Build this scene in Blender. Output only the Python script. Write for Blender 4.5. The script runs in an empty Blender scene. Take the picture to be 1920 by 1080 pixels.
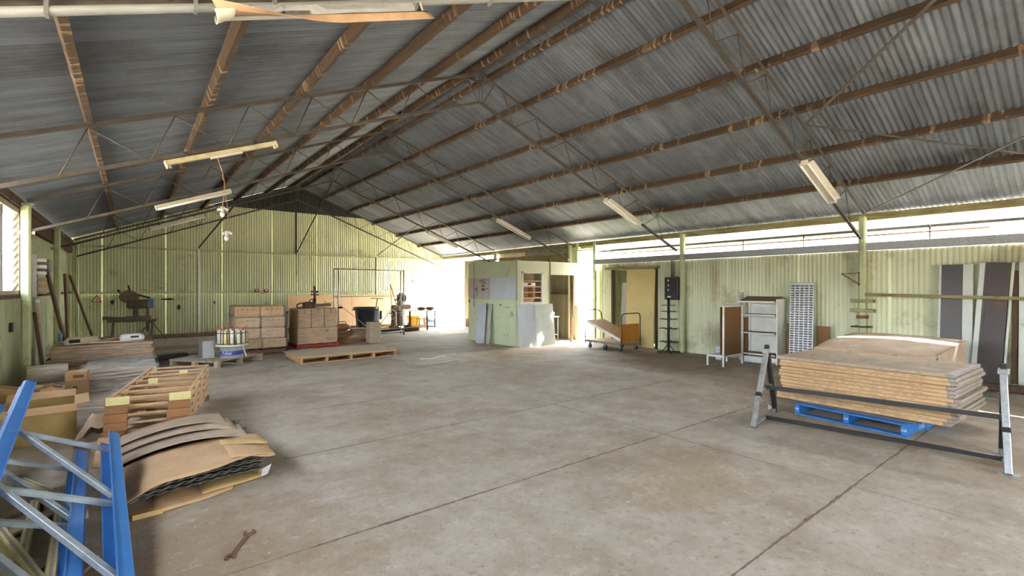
import bpy, bmesh, math, random
from mathutils import Vector, Matrix, Euler
random.seed(7)
R = math.radians
C = bpy.context.scene.collection
sc = bpy.context.scene

# ------------------------------------------------------------------ camera, sky, sun, exposure
cam_d = bpy.data.cameras.new('camera')
cam_d.sensor_width = 36.0
cam_d.lens = 36.0 * 900 / 1920
cam_d.clip_start = 0.05
cam = bpy.data.objects.new('camera', cam_d)
cam.location = (0, 0, 1.6)
cam.rotation_euler = (R(90), 0, -math.atan2(.6195, .7854))
C.objects.link(cam)
sc.camera = cam

world = bpy.data.worlds.new('sky')
sc.world = world
world.use_nodes = True
wn, wl = world.node_tree.nodes, world.node_tree.links
wn.clear()
wo = wn.new('ShaderNodeOutputWorld')
wb = wn.new('ShaderNodeBackground')
ws = wn.new('ShaderNodeTexSky')
ws.sky_type = 'NISHITA'
ws.sun_disc = False
ws.sun_elevation = R(46)
ws.sun_rotation = R(97)
ws.air_density = 1.0
ws.dust_density = 3.0
ws.ozone_density = 1.0
hs = wn.new('ShaderNodeHueSaturation')
hs.inputs['Saturation'].default_value = .35
wl.new(ws.outputs[0], hs.inputs['Color'])
wl.new(hs.outputs[0], wb.inputs[0])
wb.inputs[1].default_value = 1.0
wl.new(wb.outputs[0], wo.inputs[0])

sun_d = bpy.data.lights.new('sun', 'SUN')
sun_d.energy = 14.0
sun_d.angle = R(1.0)
sun_d.color = (1, .95, .86)
sun = bpy.data.objects.new('sun', sun_d)
sun.rotation_euler = Vector((1, -.13, 1.06)).to_track_quat('Z', 'Y').to_euler()
sun.location = (20, 0, 20)
C.objects.link(sun)

sc.view_settings.view_transform = 'Standard'
sc.view_settings.look = 'None'
sc.view_settings.gamma = 1
sc.view_settings.use_curve_mapping = False
sc.view_settings.exposure = 2.8

# ------------------------------------------------------------------ materials
def S(r, g, b):
    f = lambda v: (v / 255 / 12.92) if v / 255 <= .04045 else ((v / 255 + .055) / 1.055) ** 2.4
    return (f(r), f(g), f(b), 1)

MATS = {}
def mat(key, a, b=None, scale=4, rough=.7, metal=0, bump=0, bscale=60, world=False, rand=.0,
        stretch=(1, 1, 1), lo=.35, hi=.65, dirt=None, dscale=1.3, dlo=.55, dhi=.75, spec=.5, detail=6, dstretch=(1, 1, 1)):
    """two-tone noise colour + optional stains + fine relief; rand shifts brightness per object"""
    m = bpy.data.materials.new(key)
    MATS[key] = m
    m.use_nodes = True
    n, l = m.node_tree.nodes, m.node_tree.links
    p = n['Principled BSDF']
    p.inputs['Roughness'].default_value = rough
    p.inputs['Metallic'].default_value = metal
    p.inputs['Specular IOR Level'].default_value = spec
    p.inputs['Base Color'].default_value = S(*a)
    m.diffuse_color = S(*a)
    if b is None and not bump and not rand:
        return m
    if world:
        g = n.new('ShaderNodeNewGeometry'); vec = g.outputs['Position']
    else:
        t = n.new('ShaderNodeTexCoord'); oi = n.new('ShaderNodeObjectInfo')
        mm = n.new('ShaderNodeMath'); mm.operation = 'MULTIPLY'; mm.inputs[1].default_value = 41.7
        l.new(oi.outputs['Random'], mm.inputs[0])
        ad = n.new('ShaderNodeVectorMath'); ad.operation = 'ADD'
        l.new(t.outputs['Object'], ad.inputs[0]); l.new(mm.outputs[0], ad.inputs[1]); vec = ad.outputs[0]
    def noise(sc_, st, det=detail):
        mp = n.new('ShaderNodeMapping'); mp.inputs['Scale'].default_value = st
        l.new(vec, mp.inputs[0])
        x = n.new('ShaderNodeTexNoise'); x.inputs['Scale'].default_value = sc_
        x.inputs['Detail'].default_value = det; x.inputs['Roughness'].default_value = .7
        l.new(mp.outputs[0], x.inputs['Vector'])
        return x.outputs['Fac']
    def ramp(f, x0, x1):
        r = n.new('ShaderNodeMapRange'); r.inputs[1].default_value = x0; r.inputs[2].default_value = x1
        l.new(f, r.inputs[0]); return r.outputs[0]
    def mix(f, A, B):
        x = n.new('ShaderNodeMix'); x.data_type = 'RGBA'
        l.new(f, x.inputs[0])
        for i, v in ((6, A), (7, B)):
            if isinstance(v, tuple): x.inputs[i].default_value = v
            else: l.new(v, x.inputs[i])
        return x.outputs[2]
    col = S(*a)
    if b is not None:
        col = mix(ramp(noise(scale, stretch), lo, hi), S(*a), S(*b))
    if dirt is not None:
        col = mix(ramp(noise(dscale, dstretch), dlo, dhi), col, S(*dirt))
    if rand:
        oi2 = n.new('ShaderNodeObjectInfo')
        mr = n.new('ShaderNodeMapRange'); mr.inputs[3].default_value = 1 - rand; mr.inputs[4].default_value = 1 + rand
        l.new(oi2.outputs['Random'], mr.inputs[0])
        h = n.new('ShaderNodeHueSaturation')
        l.new(mr.outputs[0], h.inputs['Value'])
        if isinstance(col, tuple): h.inputs['Color'].default_value = col
        else: l.new(col, h.inputs['Color'])
        col = h.outputs[0]
    if not isinstance(col, tuple):
        l.new(col, p.inputs['Base Color'])
    else:
        p.inputs['Base Color'].default_value = col
    if bump:
        bp = n.new('ShaderNodeBump'); bp.inputs['Strength'].default_value = bump; bp.inputs['Distance'].default_value = .01
        l.new(noise(bscale, stretch, 3), bp.inputs['Height']); l.new(bp.outputs[0], p.inputs['Normal'])
    return m

mat('concrete', (178, 168, 154), (156, 144, 126), 2.6, .85, bump=.5, bscale=55, world=True, dirt=(134, 112, 86), dscale=.55, dlo=.46, dhi=.76, rand=.02, detail=12)
mat('joint_dirt', (130, 112, 86), (104, 88, 66), 9, .95, world=True)
mat('outside_ground', (190, 180, 160), (165, 150, 128), 2, .9, world=True)
mat('roof_metal', (122, 129, 138), (95, 101, 109), 2.2, .6, metal=.35, rand=.18, stretch=(.35, 3, 1), dirt=(78, 74, 68), dscale=1.2, dlo=.5, dhi=.8)
mat('gable_metal', (62, 64, 62), (46, 48, 46), 3, .6, metal=.4, stretch=(4, 4, .4), rand=.1)
mat('green_back', (206, 210, 170), (194, 199, 154), 2, .55, rand=.05, stretch=(3, 3, .5), dirt=(112, 112, 70), dscale=1.4, dlo=.58, dhi=.85, world=True)
mat('green_right', (206, 209, 178), (194, 197, 162), 1.6, .6, rand=.04, stretch=(2, 2, .35), dirt=(128, 112, 84), dscale=1.5, dlo=.56, dhi=.8, world=True)
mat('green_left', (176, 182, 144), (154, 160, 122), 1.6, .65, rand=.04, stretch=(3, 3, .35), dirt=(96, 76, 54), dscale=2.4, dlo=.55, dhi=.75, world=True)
mat('green_paint', (182, 189, 148), (166, 172, 132), 3, .55, dirt=(120, 100, 72), dscale=4, dlo=.55, dhi=.8)
mat('pale_wall_metal', (190, 180, 140), (170, 158, 120), 2, .6, stretch=(3, 3, .4), world=True, dirt=(150, 98, 66), dscale=1)
mat('plain_wall_metal', (150, 142, 116), (120, 110, 88), 2, .6, stretch=(3, 3, .4), world=True)
mat('galvanised', (172, 174, 174), (148, 150, 152), 30, .45, metal=.6, rand=.05)
mat('galv_old', (150, 150, 146), (118, 116, 110), 8, .55, metal=.45)
mat('white_ext_metal', (235, 236, 238), (214, 216, 220), 2, .6, stretch=(3, 3, .3), world=True)
mat('pink_dust', (214, 200, 194), (186, 166, 156), 6, .8, stretch=(1, 1, 3))
mat('purlin_wood', (82, 62, 42), (58, 44, 32), 3, .85, bump=.3, bscale=30, stretch=(6, .5, 6), rand=.15)
mat('eave_wood', (158, 152, 106), (112, 98, 66), 3, .85, stretch=(6, .6, 6), dirt=(84, 66, 44), dscale=3)
mat('truss_steel', (84, 78, 70), (66, 60, 54), 6, .7, metal=.1, rand=.06)
mat('truss_pale', (188, 172, 150), (150, 128, 104), 6, .6, rand=.06)
mat('dark_steel', (58, 54, 50), (44, 40, 38), 12, .55, metal=.3)
mat('pvc_pipe', (150, 153, 152), (132, 134, 130), 3, .45)
mat('fixture_white', (206, 200, 186), (184, 168, 146), 3, .5, lo=.5, hi=.8)
mat('fixture_cream', (198, 190, 156), (170, 158, 122), 4, .55)
mat('fixture_tan', (206, 172, 138), (188, 150, 116), 8, .7)
mat('tube_glass', (236, 236, 228), rough=.25)
mat('cardboard', (196, 162, 122), (180, 146, 106), 3, .85, rand=.06, bump=.1, bscale=25, dirt=(140, 110, 80), dscale=2, dlo=.55, dhi=.9)
mat('cardboard_dusty', (176, 156, 136), (156, 136, 114), 3, .9, rand=.05, dirt=(196, 180, 158), dscale=2)
mat('cardboard_dark', (150, 116, 82), (130, 100, 68), 4, .85, rand=.1)
mat('carton_yellow', (186, 160, 106), (170, 144, 92), 4, .8, rand=.05)
mat('tape', (150, 108, 62), rough=.35)
mat('ink', (112, 90, 66), rough=.8)
mat('black_paint', (24, 24, 25), (34, 32, 30), 14, .45)
mat('black_rubber', (22, 22, 24), rough=.7)
mat('bin_plastic', (46, 52, 60), (38, 42, 50), 6, .45)
mat('blue_paint', (66, 128, 196), (54, 114, 182), 6, .3, rand=.04, dirt=(96, 140, 186), dscale=7, dlo=.58, dhi=.8)
mat('pallet_blue', (34, 112, 184), (28, 92, 156), 8, .6, rand=.05, dirt=(90, 110, 120), dscale=9, dlo=.55, dhi=.8)
mat('pallet_deck', (96, 98, 100), (76, 78, 82), 6, .85, stretch=(6, .8, 1), rand=.08)
mat('brace_zinc', (190, 200, 206), (160, 170, 176), 9, .4, metal=.45, rand=.06, dirt=(150, 130, 100), dscale=3, dlo=.6, dhi=.85)
mat('cream_paint', (208, 198, 140), (190, 176, 118), 6, .45, rand=.06, dirt=(150, 130, 90), dscale=5, dlo=.6)
mat('wood_raw', (192, 160, 122), (170, 136, 98), 6, .75, stretch=(1, 6, 6), rand=.12, bump=.15, bscale=30)
mat('wood_grey', (182, 168, 146), (156, 142, 120), 6, .85, stretch=(1, 6, 6), rand=.12, bump=.2, bscale=30)
mat('wood_dark', (88, 66, 46), (66, 48, 34), 5, .8, stretch=(5, 5, .6), rand=.12)
mat('wood_orange', (190, 146, 96), (172, 126, 80), 6, .75, rand=.08)
mat('wood_brown', (150, 106, 66), (132, 92, 56), 6, .7, rand=.08)
mat('particle_board', (190, 172, 146), (172, 152, 124), 30, .85, dirt=(160, 144, 124), dscale=2)
mat('tan_sheet', (222, 188, 146), (210, 172, 128), 2, .8, dirt=(196, 160, 120), dscale=1.2)
mat('rust', (122, 88, 64), (92, 66, 50), 14, .85, bump=.3, bscale=60)
mat('rust_dark', (96, 72, 56), (72, 54, 44), 18, .85, bump=.3, bscale=60)
mat('machine', (112, 98, 82), (84, 72, 60), 8, .75, dirt=(140, 122, 100), dscale=6)
mat('white_paint', (228, 228, 222), (212, 210, 202), 5, .5, rand=.03)
mat('white_plastic', (230, 230, 228), (210, 210, 208), 9, .4)
mat('booth_green', (200, 208, 174), (190, 198, 162), 2, .6, dirt=(164, 166, 126), dscale=2.2, dlo=.6, dhi=.85)
mat('booth_green_light', (212, 214, 184), (204, 205, 172), 2, .6)
mat('panel_grey', (186, 182, 180), (170, 166, 164), 3, .6, rand=.04)
mat('panel_pinkgrey', (190, 176, 168), (174, 158, 150), 4, .65)
mat('panel_blue_grey', (196, 200, 208), (182, 186, 196), 3, .5, rand=.04)
mat('pegboard_brown', (136, 96, 54), (118, 82, 46), 60, .75)
mat('shelf_brown', (118, 92, 64), (100, 78, 54), 10, .7)
mat('ply_orange', (190, 124, 38), (168, 104, 30), 5, .5)
mat('door_cream', (206, 188, 130), (194, 174, 116), 1.6, .65, dirt=(140, 120, 76), dscale=2.6, dlo=.6)
mat('dark_panel', (62, 54, 54), (48, 42, 44), 30, .35, bump=.15, bscale=120)
mat('rust_panel', (76, 66, 66), (60, 52, 54), 40, .5, bump=.25, bscale=140, dirt=(110, 64, 40), dscale=3, dlo=.6)
mat('pale_panel', (196, 200, 192), (180, 186, 180), 4, .5, rand=.04, dirt=(150, 124, 96), dscale=4, dlo=.64)
mat('louvre_grey', (176, 176, 176), (162, 162, 164), 8, .4, metal=.3)
mat('slot_dark', (62, 62, 64), rough=.8)
mat('drum_grey', (176, 186, 192), (160, 172, 180), 6, .45)
mat('drum_navy', (20, 66, 140), rough=.4)
mat('drum_red', (190, 70, 66), rough=.5)
mat('spool_white', (226, 224, 206), (206, 200, 170), 3, .5, rand=.1)
mat('spool_cream', (226, 204, 150), rough=.5)
mat('red_paint', (176, 52, 48), (150, 44, 42), 6, .5)
mat('yellow_plastic', (232, 176, 24), rough=.4)
mat('yellow_sheet', (214, 222, 40), rough=.4)
mat('blue_plastic', (120, 150, 196), rough=.5)
mat('orange_paint', (206, 110, 52), rough=.5)
mat('white_cloth', (224, 222, 216), (204, 200, 192), 5, .85)
mat('teal_cloth', (128, 158, 140), (110, 140, 124), 5, .8)
mat('soot', (34, 34, 32), (52, 54, 44), 20, .8)
mat('mat_steel', (126, 124, 116), (92, 90, 84), 12, .5, metal=.3)
mat('sign_white', (226, 222, 210), rough=.6)
mat('wrap_sheets', (206, 200, 192), (166, 152, 136), 22, .45, stretch=(.2, .6, 6), lo=.42, hi=.58)
mat('chalk_mark', (150, 148, 170), (166, 176, 150), 6, .7)
mat('fence_grey', (176, 174, 170), rough=.7)

def stripes_on(key, lim):
    """lime streaks left across purlins under each corrugation (real weathering marks)"""
    m = MATS[key]; n, l = m.node_tree.nodes, m.node_tree.links
    p = n['Principled BSDF']
    src = p.inputs['Base Color'].links[0].from_socket
    t = n.new('ShaderNodeNewGeometry')
    mp = n.new('ShaderNodeMapping'); mp.inputs['Scale'].default_value = (2.5, 13.1, 2.5); l.new(t.outputs['Position'], mp.inputs[0])
    x = n.new('ShaderNodeTexNoise'); x.inputs['Scale'].default_value = 1; x.inputs['Detail'].default_value = 2; l.new(mp.outputs[0], x.inputs['Vector'])
    x2 = n.new('ShaderNodeTexNoise'); x2.inputs['Scale'].default_value = .8; l.new(t.outputs['Position'], x2.inputs['Vector'])
    r = n.new('ShaderNodeMapRange'); r.inputs[1].default_value = .56; r.inputs[2].default_value = .63; l.new(x.outputs[0], r.inputs[0])
    r2 = n.new('ShaderNodeMapRange'); r2.inputs[1].default_value = .42; r2.inputs[2].default_value = .56; l.new(x2.outputs[0], r2.inputs[0])
    mu = n.new('ShaderNodeMath'); mu.operation = 'MULTIPLY'; l.new(r.outputs[0], mu.inputs[0]); l.new(r2.outputs[0], mu.inputs[1])
    m2 = n.new('ShaderNodeMath'); m2.operation = 'MULTIPLY'; m2.inputs[1].default_value = lim; l.new(mu.outputs[0], m2.inputs[0])
    mx = n.new('ShaderNodeMix'); mx.data_type = 'RGBA'; l.new(m2.outputs[0], mx.inputs[0]); l.new(src, mx.inputs[6]); mx.inputs[7].default_value = S(158, 132, 104)
    l.new(mx.outputs[2], p.inputs['Base Color'])
stripes_on('purlin_wood', .85)

def stain(key, spots, nscale=6):
    """dirt marks of their own shape at fixed places: (centre, radii, colour, strength)"""
    m = MATS[key]; n, l = m.node_tree.nodes, m.node_tree.links; p = n['Principled BSDF']
    g = n.new('ShaderNodeNewGeometry')
    x = n.new('ShaderNodeTexNoise'); x.inputs['Scale'].default_value = nscale; x.inputs['Detail'].default_value = 8; x.inputs['Roughness'].default_value = .75
    l.new(g.outputs['Position'], x.inputs['Vector'])
    for c, r, col, k in spots:
        src = p.inputs['Base Color'].links[0].from_socket
        a = n.new('ShaderNodeVectorMath'); a.operation = 'SUBTRACT'; a.inputs[1].default_value = c; l.new(g.outputs['Position'], a.inputs[0])
        b = n.new('ShaderNodeVectorMath'); b.operation = 'DIVIDE'; b.inputs[1].default_value = r; l.new(a.outputs[0], b.inputs[0])
        d = n.new('ShaderNodeVectorMath'); d.operation = 'LENGTH'; l.new(b.outputs[0], d.inputs[0])
        e = n.new('ShaderNodeMath'); e.operation = 'MULTIPLY_ADD'; e.inputs[1].default_value = 2.2; l.new(x.outputs[0], e.inputs[0])
        f = n.new('ShaderNodeMath'); f.operation = 'MULTIPLY'; f.inputs[1].default_value = -1.6; l.new(d.outputs['Value'], f.inputs[0]); l.new(f.outputs[0], e.inputs[2])
        h = n.new('ShaderNodeMapRange'); h.inputs[1].default_value = -.3; h.inputs[2].default_value = .6; h.inputs[4].default_value = k; l.new(e.outputs[0], h.inputs[0])
        mx = n.new('ShaderNodeMix'); mx.data_type = 'RGBA'; l.new(h.outputs[0], mx.inputs[0]); l.new(src, mx.inputs[6]); mx.inputs[7].default_value = S(*col)
        l.new(mx.outputs[2], p.inputs['Base Color'])
stain('green_right', [((10.8, 5.95, 1.7), (9, .16, .9), (150, 118, 86), .55), ((10.8, 5.8, .45), (9, .8, .5), (112, 94, 72), .6), ((10.8, 6.9, .2), (9, .7, .3), (112, 94, 72), .5), ((10.8, 4.75, 1.9), (9, .1, .6), (164, 138, 100), .4), ((10.8, 1.0, 2.1), (9, .5, .35), (120, 100, 76), .55)], 7)
stain('concrete', [((9.3, 6.2, 0), (1.9, 2.6, 9), (122, 98, 72), .75), ((7.8, 9.3, 0), (2.6, 1.2, 9), (134, 110, 82), .6), ((.35, 3.3, 0), (1.1, 1.6, 9), (138, 112, 82), .6), ((1.9, 7.6, 0), (.7, 1.5, 9), (128, 108, 88), .4), ((8.4, 3.2, 0), (1.6, 1.6, 9), (118, 96, 72), .55), ((6.6, .4, 0), (1.6, 1.2, 9), (148, 122, 92), .5), ((1.2, 13.2, 0), (2.4, 1.8, 9), (116, 96, 76), .6), ((3.6, 2.2, 0), (.9, .6, 9), (160, 138, 108), .5), ((5.4, 6.8, 0), (1.4, .8, 9), (146, 130, 108), .5)], 2.2)

def speckle(key, scale, col, x0, x1, k):
    m = MATS[key]; n, l = m.node_tree.nodes, m.node_tree.links; p = n['Principled BSDF']
    src = p.inputs['Base Color'].links[0].from_socket; g = n.new('ShaderNodeNewGeometry')
    x = n.new('ShaderNodeTexNoise'); x.inputs['Scale'].default_value = scale; x.inputs['Detail'].default_value = 5; x.inputs['Roughness'].default_value = .8
    l.new(g.outputs['Position'], x.inputs['Vector'])
    h = n.new('ShaderNodeMapRange'); h.inputs[1].default_value = x0; h.inputs[2].default_value = x1; h.inputs[4].default_value = k; l.new(x.outputs[0], h.inputs[0])
    mx = n.new('ShaderNodeMix'); mx.data_type = 'RGBA'; l.new(h.outputs[0], mx.inputs[0]); l.new(src, mx.inputs[6]); mx.inputs[7].default_value = S(*col)
    l.new(mx.outputs[2], p.inputs['Base Color'])
speckle('concrete', 17, (96, 80, 60), .54, .72, .6)
speckle('concrete', 8, (206, 200, 188), .56, .74, .55)
speckle('concrete', 60, (88, 74, 58), .58, .72, .5)

def clear_mat(key, tint, cover, rough, streak=(1, 1, 1), scale=6):
    """thin film or pane: mostly see-through, patches of gloss"""
    m = bpy.data.materials.new(key); MATS[key] = m; m.use_nodes = True
    n, l = m.node_tree.nodes, m.node_tree.links
    n.clear()
    o = n.new('ShaderNodeOutputMaterial'); tr = n.new('ShaderNodeBsdfTransparent'); gl = n.new('ShaderNodeBsdfPrincipled')
    gl.inputs['Base Color'].default_value = tint; gl.inputs['Roughness'].default_value = rough
    tr.inputs[0].default_value = (.97, .97, .97, 1)
    t = n.new('ShaderNodeTexCoord'); mp = n.new('ShaderNodeMapping'); mp.inputs['Scale'].default_value = streak
    x = n.new('ShaderNodeTexNoise'); x.inputs['Scale'].default_value = scale; x.inputs['Detail'].default_value = 4
    r = n.new('ShaderNodeMapRange'); r.inputs[1].default_value = .4; r.inputs[2].default_value = .75
    r.inputs[3].default_value = cover[0]; r.inputs[4].default_value = cover[1]
    mx = n.new('ShaderNodeMixShader')
    bp = n.new('ShaderNodeBump'); bp.inputs['Strength'].default_value = .5; bp.inputs['Distance'].default_value = .02
    l.new(t.outputs['Object'], mp.inputs[0]); l.new(mp.outputs[0], x.inputs['Vector']); l.new(x.outputs[0], r.inputs[0])
    l.new(x.outputs[0], bp.inputs['Height']); l.new(bp.outputs[0], gl.inputs['Normal'])
    l.new(r.outputs[0], mx.inputs[0]); l.new(tr.outputs[0], mx.inputs[1]); l.new(gl.outputs[0], mx.inputs[2]); l.new(mx.outputs[0], o.inputs[0])
clear_mat('stretch_wrap', (.62, .6, .57, 1), (.03, .42), .14, (1, 1, 5), 4)
clear_mat('end_film', (.3, .29, .28, 1), (.45, .8), .25, (1, 1, 1), 30)
clear_mat('louvre_glass', (.9, .93, .95, 1), (.05, .16), .1)

# ------------------------------------------------------------------ mesh helpers
ORG = {}
class MB:
    def __init__(self): self.bm = bmesh.new()
    def _mark(self, faces, smooth):
        for f in faces: f.smooth = smooth
    def box(self, c, s, rot=None, b=0, m=None):
        v = bmesh.ops.create_cube(self.bm, size=1)['verts']
        M = Matrix.Translation(Vector(c)) @ ((Euler(rot).to_matrix().to_4x4()) if rot else Matrix()) @ Matrix.Diagonal((s[0], s[1], s[2], 1))
        if m is not None: M = m @ M
        bmesh.ops.transform(self.bm, matrix=M, verts=v)
        if b:
            e = list({e for x in v for e in x.link_edges})
            bmesh.ops.bevel(self.bm, geom=e, offset=b, segments=1, affect='EDGES', profile=.5)
        return self
    def b2(self, x0, x1, y0, y1, z0, z1, b=0):
        return self.box(((x0 + x1) / 2, (y0 + y1) / 2, (z0 + z1) / 2), (abs(x1 - x0), abs(y1 - y0), abs(z1 - z0)), b=b)
    def bar(self, p0, p1, w, h, up=(0, 0, 1), b=0):
        p0, p1 = Vector(p0), Vector(p1); d = p1 - p0; L = d.length; d.normalize()
        up = Vector(up)
        if abs(d.dot(up)) > .98: up = Vector((0, 1, 0))
        x = d.cross(up).normalized(); z = x.cross(d)
        M = Matrix((( x.x, d.x, z.x, 0), (x.y, d.y, z.y, 0), (x.z, d.z, z.z, 0), (0, 0, 0, 1)))
        M.translation = (p0 + p1) / 2
        return self.box((0, 0, 0), (w, L, h), m=M, b=b)
    def angle(self, p0, p1, w, t=.006, up=(0, 0, 1), flip=1):
        """steel angle: two thin legs along p0-p1"""
        p0, p1 = Vector(p0), Vector(p1); d = (p1 - p0).normalized(); up = Vector(up)
        if abs(d.dot(up)) > .98: up = Vector((0, 1, 0))
        x = d.cross(up).normalized(); z = x.cross(d)
        self.bar(p0 + x * flip * w / 2, p1 + x * flip * w / 2, w, t, z)
        self.bar(p0 + z * w / 2, p1 + z * w / 2, t, w, z)
        return self
    def tube(self, pts, r, n=8, caps=True, r2=None):
        pts = [Vector(p) for p in pts]; rings = []
        k = len(pts); nrm = None
        for i, p in enumerate(pts):
            d = (pts[min(i + 1, k - 1)] - pts[max(i - 1, 0)]).normalized()
            if nrm is None:
                nrm = d.orthogonal().normalized()
            else:
                nrm = (nrm - d * nrm.dot(d)).normalized()
            bn = d.cross(nrm)
            rr = r if r2 is None else r + (r2 - r) * i / (k - 1)
            rings.append([self.bm.verts.new(p + (nrm * math.cos(a) + bn * math.sin(a)) * rr) for a in [2 * math.pi * j / n for j in range(n)]])
        fs = []
        for A, B in zip(rings, rings[1:]):
            for j in range(n): fs.append(self.bm.faces.new((A[j], A[(j + 1) % n], B[(j + 1) % n], B[j])))
        self._mark(fs, True)
        if caps:
            self.bm.faces.new(rings[0][::-1]); self.bm.faces.new(rings[-1])
        return self
    def cyl(self, p0, p1, r, n=12, r2=None): return self.tube([p0, p1], r, n, True, r2)
    def lathe(self, prof, c=(0, 0, 0), n=20, m=None):
        """prof: (radius, z) list"""
        rings = []
        for r, z in prof:
            ring = []
            for j in range(n):
                a = 2 * math.pi * j / n
                p = Vector((c[0] + r * math.cos(a), c[1] + r * math.sin(a), c[2] + z))
                ring.append(self.bm.verts.new(m @ p if m is not None else p))
            rings.append(ring)
        fs = []
        for A, B in zip(rings, rings[1:]):
            for j in range(n): fs.append(self.bm.faces.new((A[j], A[(j + 1) % n], B[(j + 1) % n], B[j])))
        self._mark(fs, True)
        self.bm.faces.new(rings[0][::-1]); self.bm.faces.new(rings[-1])
        return self
    def prism(self, poly, p0, ax, up, L):
        """2-D outline (u along ax-perp, v along up) extruded L along ax from p0"""
        ax, up = Vector(ax).normalized(), Vector(up).normalized(); u = ax.cross(up).normalized(); p0 = Vector(p0)
        A = [self.bm.verts.new(p0 + u * a + up * b) for a, b in poly]
        B = [self.bm.verts.new(p0 + ax * L + u * a + up * b) for a, b in poly]
        k = len(poly)
        for j in range(k): self.bm.faces.new((A[j], A[(j + 1) % k], B[(j + 1) % k], B[j]))
        self.bm.faces.new(A[::-1]); self.bm.faces.new(B)
        return self
    def sheet(self, f, nu, nv, t=.004, smooth=True):
        """f(u,v)->point, thickened downwards by t"""
        top = [[self.bm.verts.new(Vector(f(i / nu, j / nv))) for j in range(nv + 1)] for i in range(nu + 1)]
        bot = [[self.bm.verts.new(v.co - Vector((0, 0, t))) for v in row] for row in top]
        fs = []
        for i in range(nu):
            for j in range(nv):
                fs.append(self.bm.faces.new((top[i][j], top[i + 1][j], top[i + 1][j + 1], top[i][j + 1])))
                fs.append(self.bm.faces.new((bot[i][j], bot[i][j + 1], bot[i + 1][j + 1], bot[i + 1][j])))
        self._mark(fs, smooth)
        for i in range(nu):
            self.bm.faces.new((top[i][0], bot[i][0], bot[i + 1][0], top[i + 1][0]))
            self.bm.faces.new((top[i][nv], top[i + 1][nv], bot[i + 1][nv], bot[i][nv]))
        for j in range(nv):
            self.bm.faces.new((top[0][j], top[0][j + 1], bot[0][j + 1], bot[0][j]))
            self.bm.faces.new((top[nu][j], bot[nu][j], bot[nu][j + 1], top[nu][j + 1]))
        return self
    def poly(self, pts):
        self.bm.faces.new([self.bm.verts.new(Vector(p)) for p in pts]); return self
    def ball(self, c, r, s=(1, 1, 1), n=10):
        v = bmesh.ops.create_uvsphere(self.bm, u_segments=n, v_segments=max(5, n // 2 + 1), radius=r)['verts']
        bmesh.ops.transform(self.bm, matrix=Matrix.Translation(Vector(c)) @ Matrix.Diagonal((*s, 1)), verts=v)
        self._mark({f for x in v for f in x.link_faces}, True); return self

def build(name, mb, m, parent=None, kind=None, label=None, local=False):
    """link the mesh as one object; coordinates are world ones unless local"""
    me = bpy.data.meshes.new(name)
    bmesh.ops.recalc_face_normals(mb.bm, faces=mb.bm.faces)
    if parent is not None and not local and parent in ORG:
        bmesh.ops.translate(mb.bm, vec=-ORG[parent], verts=mb.bm.verts)
    mb.bm.to_mesh(me); mb.bm.free()
    me.materials.append(MATS[m])
    o = bpy.data.objects.new(name, me); C.objects.link(o)
    if parent is not None:
        o.parent = parent
        if parent in ORG: ORG[o] = ORG[parent]
    else: ORG[o] = Vector((0, 0, 0))
    if kind: o['kind'] = kind
    if label: o['label'] = label
    return o

def tag(o, label, cat, group=None):
    o['label'] = label; o['category'] = cat
    if group: o['group'] = group
    return o

def thing(name, label, cat, loc=(0, 0, 0), rz=0, group=None):
    o = bpy.data.objects.new(name, None); o.empty_display_size = .1
    C.objects.link(o); o.location = loc; o.rotation_euler = (0, 0, rz)
    ORG[o] = Vector(loc)
    return tag(o, label, cat, group)

def single(name, mb, m, label, cat, loc, rz=0, group=None):
    """a thing that is one mesh; mesh coordinates are local to loc"""
    o = build(name, mb, m, local=True); o.location = loc; o.rotation_euler = (0, 0, rz)
    ORG[o] = Vector(loc)
    return tag(o, label, cat, group)

def structure(name, loc=(0, 0, 0)):
    o = bpy.data.objects.new(name, None); o.empty_display_size = .1; C.objects.link(o); o.location = loc
    o['kind'] = 'structure'; ORG[o] = Vector(loc); return o

def copy_tree(o, parent=None):
    c = o.copy(); C.objects.link(c)
    if parent is not None: c.parent = parent
    for ch in list(o.children): copy_tree(ch, c)
    return c

def text_mesh(body, size):
    cu = bpy.data.curves.new('lettering', 'FONT'); cu.body = body; cu.size = size; cu.align_x = 'CENTER'; cu.align_y = 'CENTER'
    o = bpy.data.objects.new('lettering', cu); C.objects.link(o)
    bpy.context.view_layer.update()
    me = bpy.data.meshes.new_from_object(o.evaluated_get(bpy.context.evaluated_depsgraph_get()))
    vs = [v.co.copy() for v in me.vertices]; fs = [tuple(p.vertices) for p in me.polygons]
    bpy.data.objects.remove(o); bpy.data.curves.remove(cu); bpy.data.meshes.remove(me)
    return vs, fs
def add_text(mb, body, size, f):
    vs, fs = text_mesh(body, size); nv = [mb.bm.verts.new(Vector(f(v.x, v.y))) for v in vs]
    for q in fs:
        try: mb.bm.faces.new([nv[i] for i in q])
        except ValueError: pass
    return mb
ORD = ['topmost', 'second', 'third', 'fourth', 'fifth', 'sixth', 'seventh', 'eighth', 'ninth', 'tenth', 'eleventh', 'twelfth', 'thirteenth', 'fourteenth', 'fifteenth']

# ------------------------------------------------------------------ the shell
SL = .385; ANG = math.atan(SL); CA = math.cos(ANG); RX = 4.7
zt = lambda X: 5.28 - SL * abs(X - RX)          # top chord line
zr = lambda X: zt(X) + .155                     # roof sheets
FR = [2.98, 6.83, 10.7, 14.62, 18.55]           # frames

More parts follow.
